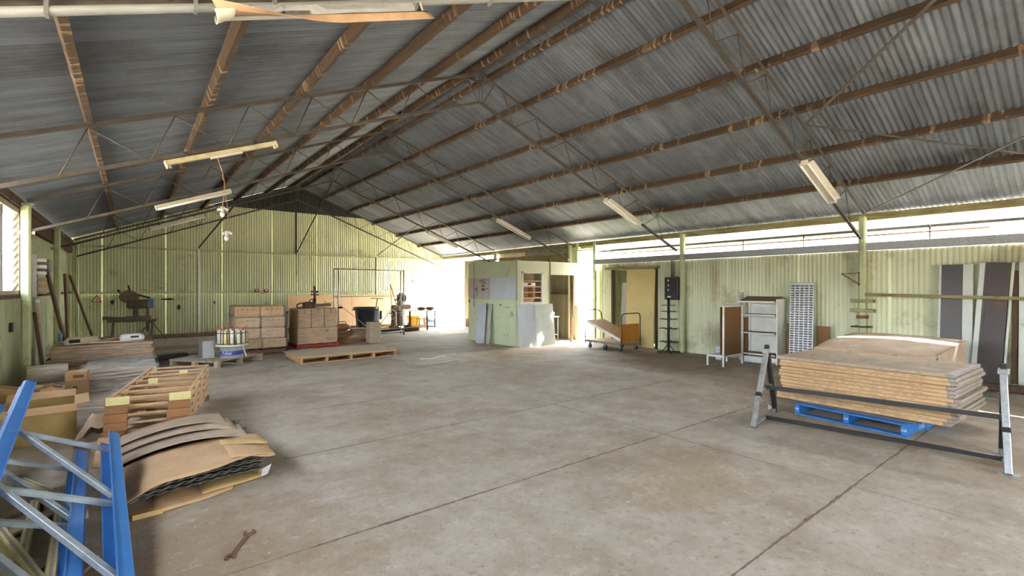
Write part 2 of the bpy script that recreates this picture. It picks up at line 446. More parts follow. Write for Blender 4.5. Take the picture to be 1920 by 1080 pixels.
def corr_mb(width, length, pitch=.0762, amp=.0085, seg=6, top=None, bottom=None):
    """corrugated sheet, waves across local y, running along local x, relief in z"""
    mb = MB(); n = max(seg, int(round(width / pitch * seg))); A = []; B = []
    for i in range(n + 1):
        y = -width / 2 + width * i / n; z = amp * math.sin(2 * math.pi * (y + width / 2) / pitch)
        A.append(mb.bm.verts.new((0 if bottom is None else bottom(y), y, z)))
        B.append(mb.bm.verts.new((length if top is None else top(y), y, z)))
    fs = [mb.bm.faces.new((A[i], A[i + 1], B[i + 1], B[i])) for i in range(n)]
    for f in fs: f.smooth = True
    return mb

ceiling = structure('ceiling')
def sheet_mesh(mb, m):
    me = bpy.data.meshes.new('corrugated_sheet'); mb.bm.to_mesh(me); mb.bm.free(); me.materials.append(MATS[m]); return me
rows = [(0.0, 3.04), (2.9, 6.5)]
meshes = [sheet_mesh(corr_mb(.8382, (b - a) / CA), 'roof_metal') for a, b in rows] + [sheet_mesh(corr_mb(.8382, (6.25 - 2.9) / CA), 'roof_metal')]
NS = 32
for side in (1, -1):
    for ri, (a, b) in enumerate(rows):
        for k in range(NS):
            y = -5.0 + .762 * (k + .5)
            o = bpy.data.objects.new('corrugated_sheet', meshes[2 if ri and side > 0 and 1.0 < y < 2.3 else ri]); C.objects.link(o); o.parent = ceiling  # right eave sheets here are cut short to let sun onto the large carton
            o.location = (RX + side * a, y, zr(RX + a) - (.014 if ri else 0) + .002 * (k % 2))
            o.rotation_euler = (0, ANG, 0 if side > 0 else math.pi)
bays = [-5, -.9] + FR[:4] + [19.0]
PX = [-.38, .7, 1.78, 2.75, 3.72, 4.5, 4.9, 5.68, 6.67, 7.68, 8.74, 9.75]
for X in PX:
    for i in range(len(bays) - 1):
        y0, y1 = bays[i] - .06, bays[i + 1] + .06
        s = 1 if X > RX else -1
        zz = zt(X) + .085 + (i % 2) * .006
        p = build('purlin', MB().box((X, (y0 + y1) / 2, zz), (.062, y1 - y0, .115), rot=(0, s * ANG, 0), b=.004), 'purlin_wood', ceiling)
for X, m in ((10.86, 'eave_wood'), (-1.42, 'purlin_wood')):
    for i in range(len(bays) - 1):
        build('eave_beam', MB().b2(X - .04, X + .04, bays[i], bays[i + 1] - .01, 2.87, 3.0, b=.004), m, ceiling)
build('ridge_capping', MB().bar((RX - .1, -5, 5.40), (RX - .1, 19, 5.40), .2, .004).bar((RX + .1, -5, 5.40), (RX + .1, 19, 5.40), .2, .004), 'galv_old', ceiling)

floor = structure('floor')
build('joint_bed', MB().b2(-1.6, 10.9, -5.2, 19.2, -.2, -.006), 'joint_dirt', floor)
ys = [-5, -1.9, 1.34, 3.09, 4.84, 6.6, 8.4, 10.9, 13.6, 16.2, 19.1]
xs = [-1.55, 4.55, 10.85]
rj = random.Random(3)
for i in range(len(xs) - 1):
    for j in range(len(ys) - 1):
        mb = MB().box(((xs[i] + xs[i + 1]) / 2, (ys[j] + ys[j + 1]) / 2, -.05 + rj.uniform(-.0015, 0)), (xs[i + 1] - xs[i] - .008, ys[j + 1] - ys[j] - .009, .1))
        build('concrete_slab', mb, 'concrete', floor)
def dirt_line(p, q, w0, w1, sd):
    rr = random.Random(sd); p, q = Vector(p), Vector(q); d = q - p; n = int(d.length / .035); d.normalize(); s_ = Vector((-d.y, d.x, 0)); mb = MB(); prev = None; c = 0
    for k in range(n + 1):
        c = c * .8 + rr.uniform(-.003, .003); w = rr.uniform(w0, w1) * (.45 + .55 * abs(math.sin(k * .05 + sd)))
        m_ = p + (q - p) * (k / n) + s_ * c; z = Vector((0, 0, .0012))
        cur = (mb.bm.verts.new(m_ - s_ * w + z), mb.bm.verts.new(m_ + s_ * w * rr.uniform(.5, 1.2) + z))
        if prev: mb.bm.faces.new((prev[0], cur[0], cur[1], prev[1]))
        prev = cur
    return mb
for k, y in enumerate((1.34, 3.09, 4.84, 6.6)):
    build('joint_filling', dirt_line((.7 + .2 * k, y, 0), (10.6, y, 0), .005, .016 if k < 2 else .011, k), 'joint_dirt', floor)
build('joint_filling', dirt_line((4.55, -.5, 0), (4.55, 1.34, 0), .002, .006, 8), 'joint_dirt', floor)
build('joint_filling', dirt_line((4.55, 1.34, 0), (4.55, 4.9, 0), .003, .011, 9), 'joint_dirt', floor)
tr = structure('trim_1')
build('ground_outside', MB().b2(-30, -1.7, -40, 45, -.25, -.06).b2(10.95, 45, -40, 45, -.25, -.06).b2(-1.7, 10.95, 19.3, 45, -.25, -.06).b2(-1.7, 10.95, -40, -5.2, -.25, -.06), 'outside_ground', tr)

def wall_sheet(parent, p0, axis, w, z0, z1, m, top=None, pitch=.0762, amp=.0085, lean=0):
    """one vertical corrugated sheet; p0 = middle of its foot, axis = direction across"""
    mb = corr_mb(w, z1 - z0, pitch, amp, top=top)
    ax = Vector(axis).normalized(); nrm = Vector((0, 0, 1)).cross(ax)
    M = Matrix(((0, ax.x, nrm.x, p0[0]), (0, ax.y, nrm.y, p0[1]), (1, 0, 0, z0), (0, 0, 0, 1)))
    bmesh.ops.transform(mb.bm, matrix=M, verts=mb.bm.verts[:])
    return build('corrugated_sheet', mb, m, parent)

# far wall
YB = 18.98
wb_ = structure('wall_back')
NW = 16; w = (10.95 + 1.5) / NW
for k in range(NW):
    x = -1.5 + w * (k + .5)
    off = -.006 * (k % 2)
    wall_sheet(wb_, (x, YB + off, 0), (1, 0, 0), w + .012, .12, 1.47, 'green_back')
    roof = lambda y, x=x: zr(x + y) - .03 - 1.42
    wall_sheet(wb_, (x, YB - .02 + off, 0), (1, 0, 0), w + .012, 1.42, 4.4, 'green_back', top=lambda y, x=x: min(4.40, zr(x + y) - .012) - 1.42)
    if 2.3 < x + w and x - w < 7.2:
        wall_sheet(wb_, (x, YB + .02 + off, 0), (1, 0, 0), w + .012, 4.3, 5.4, 'gable_metal', top=lambda y, x=x: max(0.0, zr(x + y) - .012 - 4.3))
build('kerb', MB().b2(-1.2, 10.4, 18.72, 19.05, 0, .13, b=.01), 'joint_dirt', wb_)
for z in (2.82, 1.42):
    for x0, x1 in ((-1.45, 1.66), (1.7, 4.7), (4.74, 7.75), (7.79, 10.8)):
        build('girt', MB().angle((x0, 18.9, z), (x1, 18.9, z), .055, flip=-1), 'green_paint', wb_)
for (x, z, a, b, sd) in ((-.5, 1.17, .12, .17, 1), (.02, 1.4, .1, .08, 2), (.88, 1.24, .42, .07, 3), (1.16, .98, .12, .2, 4), (2.15, 1.1, .06, .13, 5), (3.62, 1.42, .2, .05, 6), (.7, 1.6, .25, .03, 7), (-1.0, 1.9, .06, .05, 8), (9.5, 1.9, .1, .25, 9)):
    rr = random.Random(sd); mb = MB()
    pts = [(x + a * .5 * math.cos(t) * rr.uniform(.6, 1.1), 18.955, z + b * .5 * math.sin(t) * rr.uniform(.6, 1.2)) for t in [2 * math.pi * i / 14 for i in range(14)]]
    mb.poly(pts); mb.poly([(p[0], 18.957, p[2]) for p in pts][::-1])
    build('soot_mark', mb, 'soot', wb_)

wf = structure('wall_front')  # unseen end wall, added to dim the near roof; doorway sized for the light
for k in range(NW):
    x = -1.5 + w * (k + .5)
    wall_sheet(wf, (x, -4.9, 0), (1, 0, 0), w + .012, 3.05, 5.4, 'gable_metal', top=lambda y, x=x: max(0.02, zr(x + y) - .03 - 3.05))
for x0, x1, z0 in ((-1.5, 3.0, -.02), (6.6, 10.85, -.02), (2.98, 6.62, 2.5)):
    wall_sheet(wf, ((x0 + x1) / 2, -4.9, 0), (1, 0, 0), x1 - x0, z0, 3.06, 'green_right')
build('door_lintel', MB().b2(2.9, 6.7, -4.95, -4.85, 2.44, 2.54), 'green_paint', wf)

# left wall with louvre window
XL = -1.5
wl_ = structure('wall_left')
y = -5.0
WINS = [(8.4, 11.0), (5.65, 8.25), (2.9, 5.5), (.15, 2.75), (-2.6, 0)]  # first window is seen; the rest are added out of view to brighten the interior
while y < 18.9:
    yc = y + .381
    if not any(a - .3 < yc < b + .3 for a, b in WINS):
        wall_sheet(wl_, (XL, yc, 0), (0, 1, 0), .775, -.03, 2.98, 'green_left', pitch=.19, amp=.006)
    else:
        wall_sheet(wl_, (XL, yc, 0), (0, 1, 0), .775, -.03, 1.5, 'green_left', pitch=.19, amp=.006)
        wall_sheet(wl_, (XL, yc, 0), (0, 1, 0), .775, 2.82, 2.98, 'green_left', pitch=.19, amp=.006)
    y += .762
build('girt', MB().b2(-1.47, -1.4, 8.3, 18.9, 1.44, 1.5), 'rust_dark', wl_)
build('wall_plate', MB().b2(-1.48, -1.40, 11.2, 18.9, 2.62, 2.87), 'wood_dark', wl_)
for wn_, (wa, wb2) in enumerate(WINS):
    wi = structure('window_%d' % (wn_ + 1))
    build('window_frame', MB().b2(-1.53, -1.43, wa, wb2, 1.48, 1.56).b2(-1.53, -1.43, wa, wb2, 2.78, 2.86).b2(-1.53, -1.43, wb2 - .1, wb2 + .02, 1.5, 2.84).b2(-1.53, -1.43, wa - .02, wa + .06, 1.5, 2.84), 'wood_grey', wi)
    wm = (wa + wb2) / 2
    build('mullion', MB().b2(-1.52, -1.45, wm + .02, wm + .08, 1.5, 2.84), 'dark_steel', wi)
    for k in range(10):
        z = 1.62 + .122 * k
        for (a, b) in ((wa + .07, wm), (wm + .1, wb2 - .11)):
            build('louvre_pane', MB().box((-1.5, (a + b) / 2, z), (.006, b - a, .15), rot=(0, R(28), 0)), 'louvre_glass', wi)
        build('louvre_clip', MB().box((-1.49, wb2 - .12, z), (.03, .03, .13), rot=(0, R(28), 0)), 'galv_old', wi)

# right wall
XR = 10.82
wr = structure('wall_right')
y = -5.0
k = 0
while y < 7.0:
    w_ = .762
    wall_sheet(wr, (XR + .004 * (k % 2), y + w_ / 2, 0), (0, 1, 0), w_ + .014, -.03, 2.3, 'green_right', amp=.006)
    y += w_; k += 1
wall_sheet(wr, (XR, 7.18, 0), (0, 1, 0), .75, -.03, 2.3, 'green_right')
wall_sheet(wr, (XR, 8.28, 0), (0, 1, 0), 1.5, 2.1, 2.3, 'green_right')
wall_sheet(wr, (XR, 9.22, 0), (0, 1, 0), .4, -.03, 2.3, 'green_right')
wall_sheet(wr, (XR + .12, 9.55, 0), (0, 1, 0), .34, -.03, 2.3, 'green_left')
wall_sheet(wr, (XR + .02, 10.55, 0), (0, 1, 0), .34, -.03, 3.0, 'green_right')
k = 0
for y in (11.0, 11.76, 12.52, 13.28, 14.04):
    wall_sheet(wr, (XR, y + .1, 0), (0, 1, 0), .775, -.03, 2.45, 'plain_wall_metal')
    wall_sheet(wr, (XR + .02, y + .1, 0), (0, 1, 0), .775, 2.72, 3.02, 'galv_old' if y < 13 else 'pink_dust')
for y in (14.9, 15.66, 16.42):
    wall_sheet(wr, (XR, y + .1, 0), (0, 1, 0), .775, .34, 2.72, 'pale_wall_metal')
    wall_sheet(wr, (XR + .03, y + .1, 0), (0, 1, 0), .775, -.03, .4, 'rust')
build('booth_beam', MB().b2(10.72, 10.82, 10.75, 14.4, 2.42, 2.72, b=.01), 'eave_wood', wr)
build('clerestory_rail', MB().angle((10.9, -5, 2.66), (10.9, 9.7, 2.66), .05, flip=-1), 'galv_old', wr)
build('door_post', MB().b2(10.76, 10.84, 9.66, 9.75, 0, 3.0).b2(10.76, 10.86, 10.38, 10.46, 0, 3.0), 'green_paint', wr)
build('door_rail', MB().b2(10.82, 10.86, 9.75, 10.38, 1.42, 1.47).b2(10.82, 10.86, 9.75, 10.38, .1, .15).b2(10.8, 10.86, 9.7, 10.4, 2.74, 2.78), 'green_paint', wr)
build('yellow_translucent_strip', MB().b2(10.85, 10.856, 9.77, 10.36, 2.80, 2.97), 'yellow_sheet', wr)
build('wall_rail', MB().angle((10.56, .2, 1.40), (10.585, 2.92, 1.46), .05, flip=-1), 'eave_wood', wr)
build('sill_channel', MB().b2(10.42, 10.56, .2, 1.85, .02, .12, b=.008), 'rust_dark', wr)
build('girt', MB().b2(10.68, 10.78, 10.75, 14.4, 1.4, 1.46), 'rust_dark', wr)

# rooms and lean-to seen through the openings of the right wall
ln = structure('trim_2')
for i in range(9):
    wall_sheet(ln, (13.2, -3.4 + 1.52 * i, 0), (0, 1, 0), 1.53, 0, 3.35, 'white_ext_metal')
build('leanto_strip', MB().box((11.25, 5.4, 2.79), (.012, 8.1, .30), rot=(0, R(14), 0)), 'pink_dust', ln)
build('leanto_batten', MB().b2(11.2, 11.24, 1.35, 9.45, 2.60, 2.63), 'rust_dark', ln)
build('back_room_wall', MB().b2(11.7, 11.74, 7.2, 9.6, 0, 2.3).b2(10.95, 11.7, 9.55, 9.6, 0, 2.3).b2(10.95, 11.7, 7.2, 7.24, 0, 2.3).b2(10.9, 11.74, 7.2, 9.6, 2.3, 2.33), 'green_left', ln)
build('back_room_stud', MB().b2(11.3, 11.38, 8.78, 8.86, 0, 2.2).b2(11.2, 11.3, 8.7, 8.95, 1.35, 1.43).b2(11.2, 11.3, 8.7, 8.95, .75, .85), 'green_paint', ln)
build('back_room_panel', MB().box((11.1, 8.78, .95), (.03, .34, 1.6), rot=(0, R(4), 0)), 'panel_pinkgrey', ln)

d1 = structure('door_1')
build('door_leaf', MB().box((10.70, 8.0, 1.06), (.04, .9, 2.08), rot=(R(1.2), 0, 0), b=.004), 'door_cream', d1)
build('door_track', MB().b2(10.68, 10.82, 7.45, 9.2, 2.12, 2.18), 'eave_wood', d1)
build('door_jamb', MB().b2(10.74, 10.86, 7.53, 7.57, 0, 2.12).b2(10.74, 10.86, 8.98, 9.03, 0, 2.12), 'wood_dark', d1)

gt = thing('roof_gutter', 'long galvanised gutter running along the top of the right green wall', 'gutter', (10.74, -5, 2.30))
for i, (a, b) in enumerate(((-5, .1), (.1, 4.9), (4.9, 9.62))):
    build('gutter_length', MB().prism([(-.07, .14), (-.065, .14), (-.065, .012), (.065, .004), (.065, .15), (.07, .15), (.07, 0), (-.07, 0)], (10.74, a, 2.30), (0, 1, 0), (0, 0, 1), b - a - .002), 'galvanised', gt)
for y, nm in ((2.05, 'third chain from the door'), (4.05, 'middle of three'), (5.3, 'nearest the door')):
    mb = MB()
    for j in range(8):
        mb.box((0, 0, -.02 - .034 * j), (.012 if j % 2 else .026, .026 if j % 2 else .012, .04), b=.003)
    single('hanging_chain', mb, 'rust_dark', {2.05: 'short rusty chain hanging from the clerestory rail, rightmost of three', 4.05: 'short rusty chain hanging from the clerestory rail, middle of three', 5.3: 'short rusty chain hanging from the clerestory rail, leftmost of three'}[y], 'chain', (10.86, y, 2.70), 0, 'chains on the clerestory rail')

# posts
def post(x, y, h, label, s=.115, m='green_paint', brackets=False):
    t = thing('steel_post', label, 'post', (x, y, 0))
    build('shaft', MB().b2(x - s / 2, x + s / 2, y - s / 2, y + s / 2, 0, h, b=s * .22), m, t)
    build('cap_plate', MB().b2(x - .09, x + .09, y - .04, y + .04, h - .012, h + .005), m, t)
    build('chord_cleat', MB().b2(x - .1, x + .1, y - .012, y + .012, h - .48, h - .43), m, t)
    return t
PLX, PRX = -1.33, 10.68
post(PLX, 10.7, 2.93, 'green square steel post on the left wall beside the louvre window')
post(PLX, 14.62, 2.93, 'green steel post on the left wall behind the leaning brown planks')
p1 = post(PRX, 2.98, 2.93, 'pale green steel post with rusty brackets behind the brown carton')
post(PRX, 6.72, 2.93, 'pale green steel post beside the black fuse box')
post(PRX, 10.62, 2.93, 'pale green steel post between the booth and the bright doorway')
post(PRX, 14.55, 2.93, 'pale green steel post rising behind the booth')
post(10.72, 18.7, 2.93, 'cream corner post at the far right by the bright opening', .1)
post(-1.28, 18.7, 2.9, 'white-topped corner post at the far left of the green wall', .09)
for z, wd in ((1.36, .36), (1.18, .36), (1.06, .16)):
    build('clamp_band', MB().b2(10.6, 10.75, 2.98 - wd / 2, 2.98 + wd / 2, z - .03, z + .03, b=.006), 'rust' if wd < .3 else 'eave_wood', p1)
build('tool_holder', MB().b2(10.5, 10.75, 2.84, 3.12, .87, .895), 'rust_dark', p1)
build('corner_bracket', MB().bar((10.62, 3.0, 1.88), (10.62, 3.3, 1.88), .03, .012).bar((10.62, 3.0, 1.66), (10.62, 3.3, 1.87), .03, .02).bar((10.62, 3.02, 1.64), (10.62, 3.02, 1.9), .03, .012), 'rust', p1)
for i, (x, nm) in enumerate(((1.68, 'left of three slim white posts on the far green wall'), (4.72, 'middle of three slim posts on the far green wall'), (7.77, 'right of three slim posts on the far green wall'))):
    t = thing('wall_post', nm, 'post', (x, 18.8, 0), 0, 'slim posts along the far wall')
    build('shaft', MB().cyl((x, 18.8, .1), (x, 18.8, 2.86), .034, 10), 'white_paint' if i == 0 else 'green_paint', t)
    if i == 1: build('upper_shaft', MB().b2(x - .03, x + .03, 18.85, 18.91, 2.86, 5.28), 'dark_steel', t)
    else: build('foot_plate', MB().b2(x - .07, x + .07, 18.74, 18.86, .1, .115), 'white_paint', t)

# trusses
def truss(Y, label, m):
    t = thing('roof_truss', label, 'roof truss', (RX, Y, 0))
    for s in (-1, 1):
        xe = PLX + .06 if s < 0 else PRX - .06
        p = lambda X, dz: (X, Y, zt(X) + dz)
        build('top_chord', MB().angle(p(RX, 0), p(xe - .05 if s < 0 else xe + .05, 0), .042, up=(0, 0, 1)), m, t)
        build('bottom_chord', MB().angle(p(RX, -.49), p(xe, -.49), .04, up=(0, 0, 1), flip=-s), m, t)
        for k in range(8):
            d0 = 5.08 - .765 * k                   # node distances from the ridge
            top = RX + s * d0; bot = RX + s * (d0 + .23); bot2 = RX + s * (d0 - .53)
            if d0 > 5.9: break
            build('web_rod', MB().cyl(p(top, -.01), p(bot, -.48), .0075, 6), m, t)
            if d0 - .53 > -.02: build('web_rod', MB().cyl(p(top, -.01), p(bot2, -.48), .0075, 6), m, t)
    build('king_post', MB().cyl((RX - .03, Y, zt(RX)), (RX - .03, Y, zt(RX) - .49), .009, 6).cyl((RX + .03, Y, zt(RX)), (RX + .03, Y, zt(RX) - .49), .009, 6), m, t)
    build('apex_plate', MB().b2(RX - .1, RX + .1, Y - .005, Y + .005, zt(RX) - .09, zt(RX) + .02), m, t)
    return t
nth = ['nearest', 'second', 'third', 'fourth', 'farthest']
for i, Y in enumerate(FR):
    truss(Y, f'{nth[i]} steel lattice roof truss' + (' from the camera' if 0 < i < 4 else ', above the stack of flat cartons' if i == 0 else ', against the green end wall'), 'truss_steel' if i else 'truss_steel')

def bracebar(name, p0, p1, label, m='truss_steel', w=.04, h=.02, grp=None):
    p0 = Vector(p0); p1 = Vector(p1)
    mb = MB().bar((0, 0, 0), p1 - p0, w, h)
    return single(name, mb, m, label, 'brace', p0, 0, grp)
bracebar('wind_brace', (7.87, 2.9, zt(7.87) - .02), (4.8, -.9, zt(4.8) - .02), 'flat steel wind brace rising from the nearest truss towards the ridge', w=.05, h=.008)
bracebar('wind_brace', (7.87, 2.9, zt(7.87) - .03), (10.75, -.9, zt(10.75) - .03), 'flat steel wind brace falling from the nearest truss towards the right eave', w=.05, h=.008)
bracebar('wind_brace', (10.55, 2.9, zt(10.55) - .05), (7.87, -.9, zt(7.87) - .05), 'flat steel wind brace starting at the top of the bracketed post', w=.05, h=.008)
bracebar('stay_rod', (4.72, 18.7, 2.92), (4.7, 14.66, 4.78), 'dark stay rod from middle far post to the fourth truss apex', 'dark_steel', .03, .03)
bracebar('stay_rod', (7.77, 18.7, 2.92), (7.5, 14.66, zt(7.5) - .49), 'slim stay rod sloping from the right far wall post', 'dark_steel', .022, .022)
bracebar('stay_rod', (1.68, 18.7, 2.92), (2.1, 14.66, zt(2.1) - .49), 'dark stay rod sloping from the left far wall post', 'dark_steel', .03, .03)

# ------------------------------------------------------------------ lamps and cables under the trusses
def fluoro(x, Y, side, label, kind='wide', body='fixture_cream', dz=0):
    t = thing('fluorescent_batten', label, 'light fitting', (x, Y, zt(x) - .52 + dz), 0, 'fluorescent battens under the trusses')
    t.rotation_euler = (0, ANG if side > 0 else -ANG, 0)
    build('housing', MB().b2(-.62, .62, -.035, .035, -.055, 0, b=.006), body, t, local=True)
    build('end_cap', MB().b2(-.63, -.61, -.05, .05, -.085, 0, b=.004), body, t, local=True)
    build('end_cap', MB().b2(.61, .63, -.05, .05, -.085, 0, b=.004), body, t, local=True)
    if kind == 'wide':
        mb = MB()
        for s in (-1, 1):
            mb.bar((-.6, s * .075, -.03), (.6, s * .075, -.03), .09, .003, up=(0, -s * .45, 1))
        build('reflector', mb, 'fixture_white', t, local=True)
        for s in (-1, 1): build('tube', MB().cyl((-.6, s * .055, -.075), (.6, s * .055, -.075), .013, 8), 'tube_glass', t, local=True)
    else:
        build('tube_holder', MB().b2(-.6, -.58, -.015, .015, -.09, -.05).b2(.58, .6, -.015, .015, -.09, -.05), body, t, local=True)
        build('ballast_cover', MB().b2(-.16, .2, -.03, .03, -.075, -.05, b=.004), 'fixture_white', t, local=True)
    build('hanger_clip', MB().b2(-.4, -.37, -.03, .03, 0, .05).b2(.37, .4, -.03, .03, 0, .05), 'dark_steel', t, local=True)
    return t
fluoro(.86, 6.80, -1, 'cream fluorescent batten without reflector on the left of the second truss', 'bare')
fluoro(.88, 10.66, -1, 'white fluorescent batten above the hanging bulbs', 'wide', 'fixture_white')
fluoro(.86, 14.58, -1, 'farthest grey fluorescent batten on the left side', 'wide', 'galv_old')
fluoro(8.5, 2.94, 1, 'large near twin-tube fluorescent batten on the right', 'wide', 'fixture_white')
fluoro(8.5, 6.80, 1, 'fluorescent batten on the right, second nearest the camera', 'wide', 'fixture_white')
fluoro(8.49, 10.66, 1, 'fluorescent batten above the green booth, third on the right', 'wide', 'fixture_white')
fluoro(8.44, 14.58, 1, 'small farthest fluorescent batten on the right side', 'wide', 'fixture_white')

# nearest fitting with its paper backing curling away, plus the conduit beside it
t = thing('peeling_light_fitting', 'white light fitting with a torn curling paper reflector at upper left', 'light fitting', (.92, 2.9, zt(.92) - .55))
t.rotation_euler = (0, -ANG, 0)
build('housing', MB().b2(-.62, .62, -.03, .03, -.055, 0, b=.005), 'fixture_white', t, local=True)
def flap(u, v):
    x = -.62 + 1.26 * u
    c = max(0, (.5 - u) / .5) ** 1.3
    a = R(72) - c * R(120)
    w_ = (.062 + .02 * c) * v
    return (x - .04 * c * v + .03 * v * (u > .95), -.036 - w_ * math.cos(a), -.058 - w_ * math.sin(a) + .01 * c * math.sin(9 * v))
build('paper_reflector', MB().sheet(flap, 26, 5, .002), 'fixture_tan', t, local=True)
def side(u, v):
    x = -.6 + 1.2 * u
    return (x, -.034 - .004 * math.sin(5 * u), -.058 + .055 * v - .006 * math.sin(3.1 * u))
build('white_side', MB().sheet(side, 12, 1, .002), 'white_plastic', t, local=True)
def curl(u, v):
    a = 4.6 * u
    return (-.66 + .1 * v * (1 - .5 * u), -.05 - .04 * math.cos(a), -.04 - .03 * math.sin(a) - .05 * u * (1 - v))
build('torn_end', MB().sheet(curl, 12, 5, .002), 'fixture_white', t, local=True)
t = thing('conduit_pipe', 'pale plastic conduit pipe along the underside of the nearest truss', 'pipe', (0, 2.9, 0))
pz = lambda X: zt(X) - .535
build('pipe', MB().tube([(PLX, 2.93, pz(PLX)), (.6, 2.93, pz(.6)), (3.2, 2.93, pz(3.2) + .03), (4.7, 2.93, pz(4.7) + .03)], .021, 10), 'pvc_pipe', t)
build('upper_pipe', MB().tube([(PLX, 2.94, pz(PLX) + .075), (.6, 2.94, pz(.6) + .075), (4.0, 2.94, pz(4.0) + .075)], .014, 8), 'truss_pale', t)
for X in (-.3, .25, .62, 1.25, 2.1):
    build('saddle_clip', MB().b2(X - .008, X + .008, 2.907, 2.953, pz(X) - .023, pz(X) + .085), 'galv_old', t)

for (x, z, lab) in ((1.33, 3.02, 'upper of two bare bulbs hanging on wires at left'), (1.40, 2.57, 'lower of two bare bulbs hanging on wires at left')):
    t = thing('hanging_bulb', lab, 'light bulb', (x, 10.6, z), 0, 'bare bulbs on wires')
    build('wire', MB().tube([(x, 10.6, z + .1), (x + .03, 10.6, z + .4), (1.36, 10.6, 3.7)], .006, 5), 'fixture_tan', t)
    build('lamp_holder', MB().cyl((x, 10.6, z + .03), (x, 10.6, z + .12), .03, 10), 'white_plastic', t)
    build('bulb', MB().ball((x, 10.6, z - .02), .042, (1, 1, 1.3)), 'tube_glass', t)
    build('wing_shade', MB().box((x + .05, 10.6, z + .09), (.09, .05, .04), rot=(0, .5, 0)).box((x - .05, 10.6, z + .07), (.07, .05, .04), rot=(0, -.4, 0)), 'white_plastic', t)
mb = MB().tube([(0, 0, 0), (.25, 0, .02), (.48, 0, -.1), (.56, 0, -.35), (.57, 0, -.5)], .008, 6)
single('drooping_cable', mb, 'fixture_tan', 'drooping cable from the third truss down towards the hanging bulbs', 'cable', (.78, 10.62, 4.15))

# ------------------------------------------------------------------ pallets
def pallet(name, label, loc, rz, L, W, m_deck, m_side, nb=3, nt=7, h=.145, group=None, blocks=0, pieces=True):
    """L = along local y (deck boards run that way), W = depth along local x; bearers run along x"""
    t = thing(name, label, 'pallet', loc, rz, group)
    for i in range(nb):
        yy = -L / 2 + .03 + (L - .06) * i / (nb - 1)
        if blocks:
            for j in range(3):
                xx = -W / 2 + .05 + (W - .1) * j / 2
                build('block', MB().box((xx, yy, h / 2), (.09, .06, h - .044), b=.004), m_side, t, local=True)
        else:
            build('bearer', MB().box((0, yy, h / 2), (W, .055, h - .044), b=.005), m_side, t, local=True)
    for i in range(nt):
        xx = -W / 2 + .045 + (W - .09) * i / (nt - 1)
        build('top_board', MB().box((xx, 0, h - .011), (min(.1, W / nt * .84), L, .02), b=.003), m_side if i == 0 and m_side != m_deck else m_deck, t, local=True)
    for i in range(3):
        xx = -W / 2 + .045 + (W - .09) * i / 2
        build('bottom_board', MB().box((xx, 0, .011), (.095, L, .02), b=.003), m_side, t, local=True)
    return t

# blue pallet with flat cartons
BP = pallet('blue_pallet', 'blue timber pallet under the tall stack of flat cartons', (7.11, 1.92, 0), R(-6.5), 1.165, 1.165, 'pallet_deck', 'pallet_blue')
for yy, xx in ((.555, -.584), (0, -.584), (-.555, -.584)):
    mb = MB(); add_text(mb, 'CHEP', .034, lambda a, b, yy=yy, xx=xx: (xx, yy - b, .075 + a * .9) if False else (xx, yy - a * .6, .072 + b))
    build('white_stencil', mb, 'white_paint', BP, local=True)
mb = MB(); add_text(mb, 'CHEP', .07, lambda a, b: (-.2 + a, -.585, .072 + b))
build('white_stencil', mb, 'white_paint', BP, local=True)

rs = random.Random(11)
nB = 13; th = .0425
for i in range(nB):
    lv = i                                        # 0 = bottom
    z = .147 + th * i
    ordn = 'topmost' if i == nB - 1 else ('lowest' if i == 0 else f'{ORD[nB - 1 - i]} from the top')
    Lb = 1.74 + rs.uniform(-.02, .05) + (.06 if i == nB - 1 else 0)
    cx, cy = 7.31 + rs.uniform(-.012, .012), 1.92 + rs.uniform(-.03, .03) - (.03 if 2 < i < 8 else 0)
    t = thing('flat_carton', f'{ordn} flat brown carton in the stack on the blue pallet', 'carton', (cx, cy, z), R(-2.3) + rs.uniform(-.006, .006), 'flat cartons on the blue pallet')
    build('carton_body', MB().box((0, 0, th / 2), (1.2, Lb, th - .003), b=.006), 'cardboard' if i < nB - 1 else 'cardboard_dusty', t, local=True)
    mb = MB()
    for k in range(16):
        y0 = -.62 + 1.3 * k / 16 + rs.uniform(-.01, .01); ln_ = rs.uniform(.03, .075)
        if rs.random() < .8: mb.b2(-.6012, -.5995, y0, y0 + ln_, th * .45, th * .45 + .004)
        if rs.random() < .25: mb.b2(-.6012, -.5995, y0, y0 + ln_, th * .68, th * .68 + .003)
    build('printed_marks', mb, 'ink', t, kind='stuff', local=True)
    if i == nB - 1:
        mb = MB()
        for (x, y, a, b) in ((-.2, .62, .08, .03), (-.14, .58, .02, .1), (-.3, .2, .25, .012), (-.25, .02, .3, .012), (-.4, -.1, .03, .03), (-.42, -.3, .03, .03), (0, -.55, .05, .03), (-.1, .45, .02, .06)):
            mb.b2(x - a / 2, x + a / 2, y - b / 2, y + b / 2, th - .002, th - .0008)
        build('printed_marks', mb, 'ink', t, kind='stuff', local=True)
    build('plastic_end_wrap', MB().box((0, -Lb / 2 + .03, th / 2), (1.204, .075, th + .001), b=.008), 'end_film', t, local=True)

